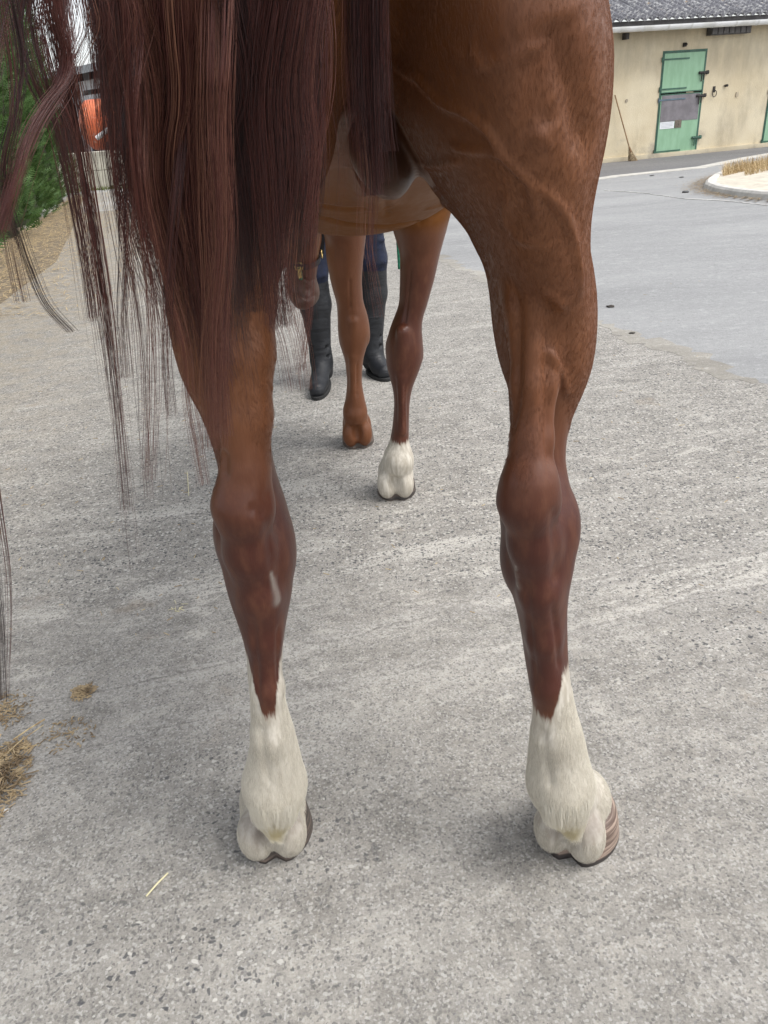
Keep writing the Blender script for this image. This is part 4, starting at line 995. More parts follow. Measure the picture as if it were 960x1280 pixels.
wcol = g.mix(g.attr('cream').outputs['Fac'], wcol, (.50, .45, .33, 1))
wcol = g.mix(g.math('MULTIPLY', g.ramp(blot, .45, .7), .25), wcol, (.30, .265, .21, 1))
wcol = g.mix(g.attr('skin').outputs['Fac'], wcol, (.15, .12, .112, 1))
edge = g.math('ADD', g.attr('white').outputs['Fac'], g.math('MULTIPLY', g.math('SUBTRACT', g.noise(g.map(ps, (1, 1, .12)), 170, 3, .7), .5), .9))
col = g.mix(g.ramp(edge, -.15, .22), base, wcol)
col = g.mix(g.attr('sheath').outputs['Fac'], col, (.040, .022, .017, 1))
col = g.mix(g.attr('muzzle').outputs['Fac'], col, (.085, .045, .032, 1))
col = g.mix(g.attr('chestnut').outputs['Fac'], col, (.24, .205, .18, 1))
col = g.mix(g.ramp(fine, .35, .75, 0, .14), col, g.mix(.5, col, (.03, .01, .006, 1)))
g.put(p_.inputs['Base Color'], col)
g.put(p_.inputs['Roughness'], g.ramp(mid, .2, .8, .36, .50)); g.put(p_.inputs['Specular IOR Level'], g.math('SUBTRACT', .36, g.math('MULTIPLY', g.attr('pale').outputs['Fac'], .33)))
p_.inputs['Sheen Weight'].default_value = .0; p_.inputs['Sheen Roughness'].default_value = .45; p_.inputs['Sheen Tint'].default_value = (1, .85, .75, 1)
g.put(p_.inputs['Normal'], g.bump(g.math('ADD', fine, g.math('MULTIPLY', mid, .5)), .12, .003))

horse = tag(empty('horse', (0, 0.9, 0)), 'chestnut horse with white socks seen from behind on the concrete yard', 'horse')
def to_horse(P): return P * BODY - np.array((0, .9, 0))
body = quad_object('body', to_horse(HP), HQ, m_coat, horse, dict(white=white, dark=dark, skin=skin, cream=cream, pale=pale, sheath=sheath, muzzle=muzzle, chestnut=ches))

# hooves: horn wall with growth rings
m_hoof, t_, p_ = new_mat('hoof_horn'); g = NT(t_)
ob = g.n('ShaderNodeTexCoord').outputs['Object']
ring = g.noise(g.map(ob, (2, 2, 60)), 3, 3, .6)
g.put(p_.inputs['Base Color'], g.mix(g.ramp(ring, .4, .6), (.045, .038, .034, 1), (.14, .105, .085, 1))); p_.inputs['Roughness'].default_value = .6
g.put(p_.inputs['Normal'], g.bump(ring, .4, .003))
m_horn, t_, p_ = new_mat('striped_hoof_horn'); g = NT(t_)
ob = g.n('ShaderNodeTexCoord').outputs['Object']; ring = g.noise(g.map(ob, (3, 3, 75)), 2.2, 3, .6)
sep = g.n('ShaderNodeSeparateXYZ', Vector=ob); low = g.ramp(sep.outputs[2], .006, .014)
g.put(p_.inputs['Base Color'], g.mix(low, (.035, .028, .026, 1), g.mix(g.ramp(ring, .42, .58), (.10, .065, .05, 1), (.33, .25, .20, 1)))); p_.inputs['Roughness'].default_value = .55
def hoof(L, w, mat, label=None):
    b = MB(); n = 40; rows = []
    for z, k, sh in ((0.0, 1.07, .008), (.006, 1.09, .008), (.02, 1.075, .006), (.04, 1.045, .004), (.06, 1.01, .0), (.075, .95, 0), (.082, .80, 0), (.082, .1, 0)):
        rw = []
        for i in range(n):
            a = 2 * math.pi * i / n; x, y = math.cos(a), math.sin(a)
            r = 1.0 if y > 0 else 1 - .10 * y * y; rx = w * k * x * r; ry = w * k * y * (1.08 if y > 0 else 1.02 + .16 * max(0, 1 - z / .03)) + sh + .004
            if y < -.6: ry += w * .30 * math.exp(-(x / .22) ** 2)
            q = L(rx, ry, z); rw.append(q)
        rows.append(rw)
    vs = [Vector(q) * BODY - Vector((0, .9, 0)) for r_ in rows for q in r_]
    b.add(vs, [(i * n + k, i * n + (k + 1) % n, (i + 1) * n + (k + 1) % n, (i + 1) * n + k) for i in range(len(rows) - 1) for k in range(n)] + [tuple(range(n))[::-1]])
    o = b.build('hoof', mat, horse, smooth=True)
    if label: o['label'] = label
    return o
def horn_frame(x, y, z): q = footR(x + .008, y + .004, z); return q
hoof(horn_frame, .0685, m_horn, 'striped pinkish brown hoof, turned outwards'); hoof(footL, .0645, m_hoof); hoof(footRF, .065, m_hoof); hoof(footLF, .062, m_hoof)
# ------------------------------------------------------------------ tail hair
m_tail, t_, p_ = new_mat('tail_hair'); g = NT(t_)
tint = g.attr('tint').outputs['Fac']
c = g.mix(g.ramp(tint, 0, .5), (.016, .0035, .0045, 1), (.082, .018, .013, 1)); c = g.mix(g.ramp(tint, .5, 1), c, (.23, .10, .058, 1))
g.put(p_.inputs['Base Color'], c); p_.inputs['Roughness'].default_value = .42; p_.inputs['Specular IOR Level'].default_value = .55
DOCK = Vector((0.0, .86, 1.60))
def spline(pts, n):
    P = np.array([tuple(p) for p in pts]); m = len(P); P = np.vstack([2 * P[0] - P[1], P, 2 * P[-1] - P[-2]])
    d = np.linalg.norm(np.diff(P[1:-1], axis=0), axis=1); s_ = np.concatenate([[0], np.cumsum(d)]); tt = np.linspace(0, s_[-1], n); R_ = np.zeros((n, 3))
    for j, x in enumerate(tt):
        i = min(m - 2, int(np.searchsorted(s_, x, 'right') - 1)); u = (x - s_[i]) / (s_[i + 1] - s_[i] + 1e-9)
        a, b, c_, d_ = P[i], P[i + 1], P[i + 2], P[i + 3]
        R_[j] = .5 * ((2 * b) + (-a + c_) * u + (2 * a - 5 * b + 4 * c_ - d_) * u * u + (-a + 3 * b - 3 * c_ + d_) * u ** 3)
    return R_
TS, TR, TT = [], [], []
def lock(path, n, r0, r1, rad=.00017, tint=.35, tv=.2, wave=.004, early=.35, npt=40, dock=True, fly=.06, tip=.35, elo=.5):
    """one lock of hair along a guide of (px, py, Y): n strands that start within r0 and gather to r1"""
    x0, y0, Y0 = path[0]
    if dock: path = [(x0 + (x0 - path[1][0]) * .8 + 12, y0 - 150, Y0)] + list(path)
    G = [at(*p) for p in path]
    if dock:
        dk = DOCK + Vector((rng.normal(0, .015), rng.uniform(-.03, .08), rng.uniform(-.08, .02))); G = [dk, dk.lerp(G[0], .55) + Vector((0, -.03, .09))] + G
    G = spline(G, npt); t = np.linspace(0, 1, npt)
    L = np.linalg.norm(G[-1] - G[0])
    n = int(n * 2.0); ns = max(1, n // 22)
    subs = [(lambda a, q: np.array((math.cos(a), math.sin(a) * .6, 0)) * q)(rng.uniform(0, 2 * math.pi), math.sqrt(rng.random())) for _ in range(ns)]
    sph = rng.uniform(0, 6.28, (ns, 2)); send = rng.uniform(0, 1, ns); stn = rng.normal(0, tv * .8, ns)
    for i in range(n):
        si = rng.integers(ns); a = rng.uniform(0, 2 * math.pi); q = math.sqrt(rng.random()) * .34
        o1 = subs[si]; o2 = np.array((math.cos(a), math.sin(a) * .6, 0)) * q
        R_ = r0 * (np.clip(t / .25, 0, 1) ** .7) * (1 - t) + r1 * t
        f = 1.0
        if rng.random() < fly: f = rng.uniform(1.6, 3.2)
        ph = rng.uniform(0, 6.28, 3); fr = rng.uniform(5, 11) * L; am = wave * rng.uniform(.3, 1.3) * f
        w_ = np.stack([np.sin(fr * t + ph[0]) + .5 * np.sin(fr * 2.3 * t + ph[1]), np.sin(fr * .8 * t + ph[2]), 0 * t], 1) * (am * (np.clip(t * 3, 0, 1)))[:, None]
        drift = np.array((rng.normal(0, .010), rng.normal(0, .008), 0))[None] * min(1.0, .35 + r0 * 40) * (.5 if path[0][2] < .47 else 1) * (t ** 2)[:, None] * f
        sw = np.stack([np.sin(7 * L * t + sph[si, 0]), np.sin(5 * L * t + sph[si, 1]), 0 * t], 1) * (wave * 1.2 * np.clip(t * 3, 0, 1))[:, None]
        P = G + o1[None] * (R_ * 1.0)[:, None] + o2[None] * (R_ * f * (1 - .75 * t))[:, None] + w_ * .55 + sw + drift * .5
        e = 1.0 if send[si] > early else elo + (1 - elo) * min(1, max(0, (send[si] / early) + rng.normal(0, .15)))
        m = max(6, int(npt * e)); P = P[:m]
        TS.append(P * BODY - np.array((0, .9, 0)))
        k = np.linspace(0, 1, m); TR.append(rad * BODY * rng.uniform(.7, 1.25) * (1 - k ** 3 * (1 - tip))); TT.append(float(np.clip(tint + stn[si] + rng.normal(0, tv * .5), 0, 1)))
def edge_l(r): return np.interp(r, [-40, 0, 130, 240, 330, 400, 540], [120, 124, 142, 162, 198, 228, 264])
def edge_r(r): return np.interp(r, [-40, 0, 200, 290, 380, 460], [388, 386, 384, 374, 350, 348])
# the dense curtain
for i in range(74):
    u = (i + .5) / 74 + rng.normal(0, .006); u = min(.995, max(.005, u))
    gap = math.exp(-((u - .57) / .07) ** 2)
    hem = np.interp(u, [0, .12, .3, .42, .52, .62, .75, .88, 1], [300, 350, 430, 450, 380, 300, 320, 350, 320]) + rng.normal(0, 42)
    Yb = .64 + .05 * rng.random() + .06 * (u > .5) + gap * .05
    rows = np.linspace(-30, hem, 6); sway = rng.normal(0, 5)
    path = [(edge_l(r) + (edge_r(r) - edge_l(r)) * u + sway * (j / 5) ** 1.5 * 2 + 3 * math.sin(i * 1.7 + j), r, Yb + .015 * j / 5 + (.05 if r > 300 and u > .3 else 0)) for j, r in enumerate(rows)]
    tn = .24 + .26 * math.exp(-((u - .36) / .09) ** 2) + .10 * (u < .16) - .24 * gap - .10 * (u > .72)  # hair tinted darkest in the gap, painting the shaded thigh behind
    lock(path, int(175 * (1 - .62 * gap)), .020, .005, tint=tn + rng.normal(0, .11), wave=.0046, early=1.0, fly=.05, elo=.34)
# looser, paler locks lying over it
for px0, pr_, tn, n_ in ((215, [(215, 0), (222, 120), (212, 220), (235, 330), (262, 440), (272, 545)], .62, 170), (240, [(245, -10), (238, 130), (243, 250), (255, 380), (264, 500)], .55, 120), (165, [(150, -10), (175, 120), (178, 230), (205, 330), (222, 430)], .52, 120),
                         (330, [(345, -10), (330, 120), (338, 230), (345, 330), (352, 410)], .30, 140), (375, [(385, 0), (372, 110), (378, 200), (366, 300)], .34, 120), (290, [(300, -10), (318, 110), (300, 190), (312, 300), (318, 390)], .25, 90),
                         (190, [(178, 0), (205, 90), (185, 200), (170, 290), (205, 380)], .58, 80), (262, [(262, 160), (268, 300), (262, 420), (268, 560)], .70, 70)):
    lock([(x, y, .60 + .02 * k) for k, (x, y) in enumerate(pr_)], n_, .016, .004, tint=tn, wave=.006, fly=.12, early=.4)
# trailing strands on the left
lock([(58, -30, .50), (68, 50, .52), (80, 105, .54), (96, 190, .56), (114, 290, .58), (132, 400, .60), (148, 540, .62), (160, 640, .63), (172, 735, .64)], 60, .010, .0012, tint=.30, wave=.004, early=.75, fly=.15)
lock([(70, -30, .52), (76, 50, .53), (84, 105, .54), (100, 180, .56), (122, 300, .58), (138, 420, .60), (149, 520, .62), (158, 640, .63)], 48, .009, .0016, tint=.28, wave=.004, early=.6, fly=.12)
lock([(140, 20, .55), (150, 120, .57), (158, 240, .59), (178, 350, .61), (190, 440, .62), (192, 520, .63), (195, 625, .64)], 66, .009, .0015, tint=.30, wave=.004, early=.65, fly=.1)
lock([(138, -20, .55), (148, 150, .57), (165, 270, .59), (182, 380, .61), (189, 490, .62), (190, 600, .63)], 42, .008, .003, tint=.34, wave=.005, early=.6, fly=.15)
lock([(160, 240, .60), (156, 320, .60), (150, 400, .61), (152, 470, .62)], 22, .004, .002, tint=.45, wave=.006)
lock([(200, 300, .62), (228, 430, .63), (232, 510, .64), (246, 610, .65)], 16, .006, .001, tint=.5, wave=.006)
lock([(200, 330, .62), (196, 440, .63), (205, 520, .64)], 16, .006, .002, tint=.45, wave=.006)
# close to the lens: the lock that twists away to the left
lock([(74, -30, .46), (82, 40, .45), (80, 88, .44), (60, 118, .43), (38, 148, .42), (22, 185, .41), (6, 240, .40), (-14, 300, .40)], 50, .007, .004, tint=.34, wave=.003, fly=.05, early=.2)
lock([(50, -30, .42), (62, 40, .43), (72, 90, .44), (52, 130, .43), (30, 165, .42), (10, 215, .41), (-12, 290, .40)], 38, .007, .004, tint=.30, wave=.004, fly=.08, early=.3)
lock([(10, -40, .40), (30, 40, .41), (34, 110, .41), (14, 190, .41), (20, 255, .42), (40, 310, .43), (62, 370, .44), (98, 412, .45)], 30, .008, .0008, tint=.30, wave=.003, fly=.05, early=.95, elo=.6)
lock([(-10, -40, .38), (8, 60, .39), (16, 140, .39), (2, 230, .40), (12, 300, .41), (30, 380, .42)], 34, .010, .001, tint=.30, wave=.004, fly=.1, early=.9, elo=.35)
lock([(40, -40, .44), (28, 30, .44), (44, 100, .44), (72, 160, .45), (90, 240, .47), (104, 330, .49), (112, 400, .50)], 34, .008, .002, tint=.36, wave=.004, fly=.15, early=.5)
lock([(-60, 300, .40), (-20, 480, .41), (8, 560, .42), (30, 650, .43)], 14, .006, .001, tint=.45, wave=.003)
lock([(-40, 400, .36), (-14, 620, .37), (4, 740, .38), (6, 870, .39)], 26, .006, .002, tint=.42, wave=.003)
lock([(90, -30, .52), (108, 20, .52), (98, 60, .53), (84, 96, .54), (96, 150, .55), (104, 230, .56)], 16, .014, .004, tint=.30, wave=.006, fly=.25)
for k in range(16):                                                         # single flyaway hairs against the sky
    x = rng.uniform(70, 135); lock([(x, -30, .5), (x + rng.uniform(-25, 25), 30 + rng.uniform(0, 20), .51), (x + rng.uniform(-40, 20), 85, .53), (x + rng.uniform(-30, 40), 160, .55)], 2, .006, .003, tint=.4, wave=.006)
# the short lock between the buttocks, and stray hairs under it
for x0, x1, yb in ((438, 450, 190), (444, 457, 222), (451, 463, 245), (459, 469, 244), (466, 475, 228), (472, 480, 190)):
    lock([(x0, -20, .77), (x0 + 1, 80, .78), ((x0 + x1) / 2, 160, .785), (x1, yb, .79)], 120, .013, .004, tint=.22 if x0 < 470 else .12, wave=.003, early=.65, fly=.03)
lock([(452, 100, .79), (455, 220, .79), (450, 300, .79), (462, 380, .79)], 14, .010, .010, tint=.55, wave=.006, dock=True, early=.6)
lock([(468, 100, .79), (470, 230, .79), (466, 330, .79), (474, 400, .79)], 9, .006, .008, tint=.5, wave=.006, early=.5)
# wisps beside the left stifle
lock([(362, 200, .72), (350, 300, .72), (346, 370, .72), (362, 430, .72), (371, 490, .72)], 26, .010, .003, tint=.42, wave=.006, early=.5, fly=.2)
lock([(385, 200, .72), (380, 300, .72), (379, 380, .72), (372, 460, .72)], 18, .006, .004, tint=.42, wave=.006, early=.6, fly=.2)
lock([(352, 250, .72), (340, 340, .72), (352, 400, .72), (366, 505, .72)], 12, .006, .003, tint=.5, wave=.006, early=.6)
tail = hair_object('tail', TS, TR, m_tail, horse, dict(tint=TT))
tail['label'] = 'long dark reddish tail hair blown to the left'

# fine hair on the socks and the fetlock tufts
def coat_hair(name, sel, n, length, rad, mat, lie=.22, tintf=None, down=(0, -.25, -1), swirl=0.0):
    ids = np.nonzero(sel)[0]; pick = rng.choice(ids, n, replace=True)
    N = HN[pick]; P = HP[pick] + rng.normal(0, .002, (n, 3)); P -= N * ((P - HP[pick]) * N).sum(1)[:, None]
    d = np.array(down)[None] + rng.normal(0, .13, (n, 3)); d[:, 0] += swirl * np.sin(P[:, 2] * 9 + P[:, 0] * 14) + swirl * .6 * np.sin(P[:, 0] * 31 + P[:, 1] * 20); d = d - N * (d * N).sum(1)[:, None]; d /= np.linalg.norm(d, axis=1)[:, None] + 1e-9
    L = length(HP[pick]) * rng.uniform(.6, 1.2, n)
    k = np.linspace(0, 1, 5); S_ = []
    for i in range(n):
        q = P[i] - N[i] * .001 + d[i] * (L[i] * k)[:, None] + N[i] * (.0015 + L[i] * lie * np.sin(k * 1.9))[:, None]; S_.append(q * BODY - np.array((0, .9, 0)))
    R_ = [rad * BODY * (1 - .8 * k ** 2)] * n
    return hair_object(name, S_, R_, mat, horse, dict(tint=rng.uniform(0, 1, n) if tintf is None else tintf(HP[pick]), dark=dark[pick]))
m_sockh, t_, p_ = new_mat('white_sock_hair'); g = NT(t_); tint = g.attr('tint').outputs['Fac']
c = g.mix(g.ramp(tint, 0, .6), (.50, .46, .385, 1), (.66, .62, .53, 1)); c = g.mix(g.ramp(tint, 1.0, 2.0), c, (.58, .50, .30, 1))
g.put(p_.inputs['Base Color'], c); p_.inputs['Roughness'].default_value = .5
m_ch, t_, p_ = new_mat('coat_hair'); g = NT(t_)
tint = g.attr('tint').outputs['Fac']
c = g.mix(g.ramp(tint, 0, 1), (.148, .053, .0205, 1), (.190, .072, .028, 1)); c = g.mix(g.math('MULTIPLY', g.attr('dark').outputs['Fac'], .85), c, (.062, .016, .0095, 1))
g.put(p_.inputs['Base Color'], c); p_.inputs['Roughness'].default_value = .5; p_.inputs['Specular IOR Level'].default_value = .45
def tf(P):
    v = rng.uniform(0, 1, len(P))
    for fc in (fr_, fl_):
        c_ = np.array((fc[0], fc[1] - .06, fc[2] - .05)); v = v + 1.9 * np.exp(-((P - c_) ** 2).sum(1) / .045 ** 2)
    return v
vis = (HN[:, 1] < .45) & (Y < 1.2)
coat_hair('sock_hair', (white > .9) & vis & (Z > .16) & (skin < .3), 30000, lambda P: .009 + 0 * P[:, 0], .00012, m_sockh, .04, tf)
tuft = np.zeros(len(HP), bool)
for fc in (fr_, fl_): tuft |= (np.abs(X - fc[0]) < .040) & (Z > fc[2] - .088) & (Z < fc[2] + .01) & (Y < fc[1] - .02)
coat_hair('fetlock_tuft', tuft, 9000, lambda P: .038 + 0 * P[:, 0], .00015, m_sockh, .12, tf, (0, -.30, -1))
coat_hair('heel_hair', (Z > .02) & (Z < .13) & vis & (skin < .25), 12000, lambda P: .007 + 0 * P[:, 0], .00016, m_sockh, .12, lambda P: rng.uniform(-.6, .8, len(P)))

eyev = np.array((0, 0, 1.25)) - HP; eyev /= np.linalg.norm(eyev, axis=1)[:, None]
seen = (HN * eyev).sum(1) > -.15
coat_hair('coat_hair', (white < -.1) & seen & (Y < 1.5) & (Z > .86 + .06 * np.sin(X * 60)) & (Z < 1.5) & (sheath < .2) & (ches < .1), 150000, lambda P: .0045 + .0015 * sst(P[:, 2], .6, 1.1), .00010, m_ch, .06, None, (0, -.1, -1), .16)
# ------------------------------------------------------------------ halter, handler and lead rope
M_strap = simple_mat('black_webbing', (.02, .02, .024, 1), .7, .3, 60); M_brass = simple_mat('brass_fitting', (.55, .40, .16, 1), .35, .2, metal=.9)
halter = tag(empty('halter', tuple(Vector((-.27, 3.3, .7)) * BODY)), 'dark webbing halter with a brass buckle on the lowered head of the horse', 'halter')
def hring(c, ax, r, flat_, name, mat, wd=.012, parent=halter, ctr=True):
    """a strap round the head: plane normal ax"""
    ax = Vector(ax).normalized(); u = ax.orthogonal().normalized(); u = (Vector((1, 0, 0)) - ax * ax.x).normalized(); v = ax.cross(u)
    b = MB(); n = 28; vs = []
    for i in range(n):
        a = 2 * math.pi * i / n; q = Vector(c) + u * math.cos(a) * r[0] + v * math.sin(a) * r[1]
        nn = (u * math.cos(a) / r[0] + v * math.sin(a) / r[1]).normalized()
        for s_, h in ((-1, 0), (1, 0), (1, .003), (-1, .003)): vs.append((q + ax * wd * s_ + nn * h) * BODY - Vector(halter.location))
    b.add(vs, [(i * 4 + j, ((i + 1) % n) * 4 + j, ((i + 1) % n) * 4 + (j + 1) % 4, i * 4 + (j + 1) % 4) for i in range(n) for j in range(4)])
    return b.build(name, mat, parent)
axh = Vector((-.072, .20, -.57)).normalized()
hring((-.262, 3.262, .735), axh, (.078, .082), 0, 'noseband', M_strap)
hring((-.212, 3.11, 1.09), (-.3, .9, -.35), (.100, .125), 0, 'crown_strap', M_strap, .011)
for s_ in (-1, 1):
    b = MB(); a, c_ = Vector((-.262 + s_ * .083, 3.25, .745)), Vector((-.218 + s_ * .098, 3.12, 1.03)); b.bar(a * BODY - Vector(halter.location), c_ * BODY - Vector(halter.location), .004, .022, (1, 0, 0)); b.build('cheek_strap', M_strap, halter)
    b = MB(); o_ = a * BODY - Vector(halter.location); b.tube([o_ + Vector((s_ * .004, .016 * math.cos(t), .016 * math.sin(t))) for t in np.linspace(0, 2 * math.pi, 17)], .0025, 6); b.build('side_ring', M_brass, halter)
pb = at(368, 325, 3.21) * BODY - Vector(halter.location)
b = MB(); b.tube([pb + Vector((.016 * math.cos(t), 0, .010 * math.sin(t))) for t in np.linspace(0, 2 * math.pi, 13)], .003, 6); b.build('buckle', M_brass, halter)
chinr = Vector((-.268, 3.185, .71)) * BODY
b = MB(); b.tube([chinr - Vector(halter.location) + Vector((.014 * math.cos(t), 0, .014 * math.sin(t))) for t in np.linspace(0, 2 * math.pi, 13)], .003, 6); b.build('chin_ring', M_brass, halter)
# eyes
M_eye, t_, p_ = new_mat('dark_eye'); p_.inputs['Base Color'].default_value = (.012, .008, .006, 1); p_.inputs['Roughness'].default_value = .08
for s_ in (-1, 1):
    b = MB(); c_ = Vector((-.217 + s_ * .085, 3.225, 1.015)); n = 14; vs = []
    for i in range(n // 2 + 1):
        for j in range(n):
            th, ph = math.pi * i / (n // 2), 2 * math.pi * j / n; vs.append((c_ + Vector((math.sin(th) * math.cos(ph), math.sin(th) * math.sin(ph), math.cos(th))) * .024) * BODY - Vector((0, .9, 0)))
    b.add(vs, [(i * n + j, i * n + (j + 1) % n, (i + 1) * n + (j + 1) % n, (i + 1) * n + j) for i in range(n // 2) for j in range(n)]); b.build('eye', M_eye, horse, smooth=True)

person = tag(empty('person', (-.13 * BODY, 3.85 * BODY, 0)), 'person in black riding boots and navy jeans standing beyond the front legs of the horse', 'person')
po = np.array(person.location)
tA = Vector(gnd(396, 501)) / BODY; tB = Vector(gnd(486, 477)) / BODY
def fld(lo, hi, h): return Field(*[np.arange(lo[i], hi[i] + h, h) for i in range(3)])
hipA, hipB = (-.235, 3.88, 1.04), (-.035, 3.90, 1.04)
kneeA, kneeB = (-.262, 3.79, .58), (.030, 3.90, .60)
ankA, ankB = (-.262, 3.82, .12), (.005, 3.94, .12)
pel, chest, neck, head = (-.135, 3.90, 1.10), (-.135, 3.93, 1.50), (-.135, 3.93, 1.66), (-.135, 3.90, 1.86)
shA, shB = (-.345, 3.93, 1.58), (.075, 3.93, 1.58)
elA, elB = (-.40, 3.86, 1.25), (.15, 3.86, 1.26)
wrA, wrB = (-.27, 3.62, 1.12), (.115, 3.66, 1.06)
def fingers(Fd, w_, out_, side):
    w_ = Vector(w_); out_ = Vector(out_).normalized(); up = Vector((0, 0, 1)); sd_ = out_.cross(up).normalized() * side
    palm = w_ + out_ * .06
    Fd.cone(w_, palm, .026, .034, .012, flat=(sd_, .62))
    for i, (off, L) in enumerate(((.027, .070), (.009, .078), (-.009, .074), (-.026, .058))):
        a = palm + up * off + out_ * .025; b_ = a + out_ * L * .45 - sd_ * .008; c_ = b_ - sd_ * L * .42 + out_ * .004; d_ = c_ - out_ * L * .32 - sd_ * .004
        Fd.cone(a, b_, .0100, .0092, .004); Fd.cone(b_, c_, .0092, .0088, .002); Fd.cone(c_, d_, .0088, .0075, .002)
    a = palm + up * .030 - out_ * .02; b_ = a + up * .022 - sd_ * .022 + out_ * .022; c_ = b_ + out_ * .026 - sd_ * .012 - up * .006
    Fd.cone(a, b_, .0135, .011, .006); Fd.cone(b_, c_, .011, .009, .003)
Fd = fld((-.50, 3.50, 0), (.25, 4.10, 2.05), .0105)
Fd.ell(head, (.082, .100, .125), .02); Fd.ell((head[0], head[1] - .03, head[2] - .07), (.062, .075, .065), .03); Fd.cone(neck, (head[0], head[1] + .01, head[2] - .08), .062, .058, .03)
Fd.cone((head[0], head[1] - .10, head[2] + .005), (head[0], head[1] - .118, head[2] - .03), .010, .016, .01)            # nose
Fd.ell((head[0], head[1] - .095, head[2] - .068), (.028, .012, .010), .008); Fd.ell((head[0], head[1] - .095, head[2] - .105), (.03, .022, .02), .02)
for s_ in (-1, 1):
    Fd.ell((head[0] + s_ * .034, head[1] - .104, head[2] + .008), (.018, .012, .013), .01, op='cut'); Fd.ell((head[0] + s_ * .034, head[1] - .090, head[2] + .008), (.014, .014, .012), .004); Fd.ell((head[0] + s_ * .084, head[1] + .01, head[2] - .012), (.012, .022, .034), .008)
Fd.cone(pel, chest, .12, .14, .05, flat=((0, 1, 0), .75)); Fd.cone(shA, shB, .065, .065, .05); Fd.cone(chest, neck, .10, .062, .05)
for h_, k_, a_, t2 in ((hipA, kneeA, ankA, tA), (hipB, kneeB, ankB, tB)):
    Fd.cone(h_, k_, .090, .055, .03); Fd.cone(k_, a_, .050, .030, .02); Fd.cone(a_, Vector(a_).lerp(Vector((t2.x, t2.y, .03)), .5), .026, .022, .02)
for s_, e_, w2, sd2 in ((shA, elA, wrA, 1), (shB, elB, wrB, -1)):
    Fd.cone(s_, e_, .055, .042, .03); Fd.cone(e_, w2, .042, .028, .015)
P_p, Q_p = Fd.mesh(); P_p = smooth_mesh(P_p, Q_p, 2)
M_skin = simple_mat('skin', (.50, .29, .21, 1), .55, .12, 30, bump=.05)
quad_object('body', P_p * BODY - po, Q_p, M_skin, person)
for w2, e_, sd2, nm in ((wrA, elA, 1, 'A'), (wrB, elB, -1, 'B')):
    o_ = Vector(w2) - Vector(e_); o_.z *= .3; c_ = Vector(w2) + o_.normalized() * .07
    Fh = fld(c_ - Vector((.11, .11, .09)), c_ + Vector((.11, .11, .09)), .0035); Fh.cone(Vector(w2) - o_ * .2, w2, .030, .026, .01); fingers(Fh, w2, o_, sd2)
    Ph, Qh = Fh.mesh(); quad_object('hand', smooth_mesh(Ph, Qh, 1) * BODY - po, Qh, M_skin, person)
def garment(name, build, lo, hi, h, mat, label=None, it=2):
    Fg = fld(lo, hi, h); build(Fg); Pg, Qg = Fg.mesh(); Pg = smooth_mesh(Pg, Qg, it)
    o = quad_object(name, Pg * BODY - po, Qg, mat, person)
    if label: o['label'] = label
    return o, Pg, Qg
def jeans(Fg):
    Fg.cone((pel[0] - .02, pel[1], pel[2] + .02), (pel[0] + .02, pel[1], pel[2] + .02), .150, .150, .04, flat=((0, 1, 0), .85))
    for h_, k_ in ((hipA, kneeA), (hipB, kneeB)):
        Fg.cone(h_, k_, .112, .078, .03); Fg.cone(k_, (k_[0], k_[1] + .01, k_[2] - .08), .078, .072, .02)
        for j in range(5): Fg.ell((k_[0] + .015 * math.cos(j * 2.1), k_[1] - .062, k_[2] - .01 + j * .035), (.060, .022, .009), .03)
M_jean = simple_mat('navy_denim', (.007, .012, .035, 1), .85, .4, 40, bump=.4, bscale=300)
garment('jeans', jeans, (-.42, 3.7, .42), (.16, 4.08, 1.28), .0085, M_jean)
def jacket(Fg):
    Fg.cone((pel[0], pel[1], pel[2] + .04), chest, .155, .165, .05, flat=((0, 1, 0), .78)); Fg.cone(shA, shB, .082, .082, .05); Fg.cone(neck, (neck[0], neck[1], neck[2] + .03), .080, .075, .03)
    for s_, e_, w2 in ((shA, elA, wrA), (shB, elB, wrB)): Fg.cone(s_, e_, .074, .060, .03); Fg.cone(e_, Vector(e_).lerp(Vector(w2), .93), .060, .042, .02)
    Fg.cone((pel[0], pel[1], pel[2] - .11), (pel[0], pel[1], pel[2] - .05), .2, .001, .01, op='cut')
garment('jacket', jacket, (-.52, 3.5, .95), (.27, 4.12, 1.78), .010, simple_mat('dark_green_fleece', (.02, .10, .07, 1), .95, .3, 30))
def hairf(Fg):
    Fg.ell((head[0], head[1] + .018, head[2] + .022), (.094, .104, .122), .02); Fg.cone((head[0], head[1] + .10, head[2] + .02), (head[0], head[1] + .13, head[2] - .20), .04, .016, .02)
    Fg.ell((head[0], head[1] - .115, head[2] - .03), (.085, .075, .10), .02, op='cut')
garment('hair', hairf, (-.26, 3.74, 1.6), (-.0, 4.1, 2.04), .008, simple_mat('brown_hair', (.07, .04, .025, 1), .6, .4, 60, stretch=(1, 1, .1)))
M_boot, t_, p_ = new_mat('black_boot_leather'); g = NT(t_); ob = g.n('ShaderNodeTexCoord').outputs['Object']
n1 = g.noise(ob, 18, 5, .6); n2 = g.noise(g.map(ob, (1, 1, 5)), 14, 4, .6)
g.put(p_.inputs['Base Color'], g.mix(g.ramp(n1, .4, .72), (.006, .007, .010, 1), (.020, .022, .026, 1))); g.put(p_.inputs['Roughness'], g.ramp(n1, .3, .7, .48, .7)); g.put(p_.inputs['Normal'], g.bump(g.math('ADD', n2, g.math('MULTIPLY', n1, .4)), .5, .010))
M_sole = simple_mat('boot_sole', (.02, .02, .02, 1), .8)
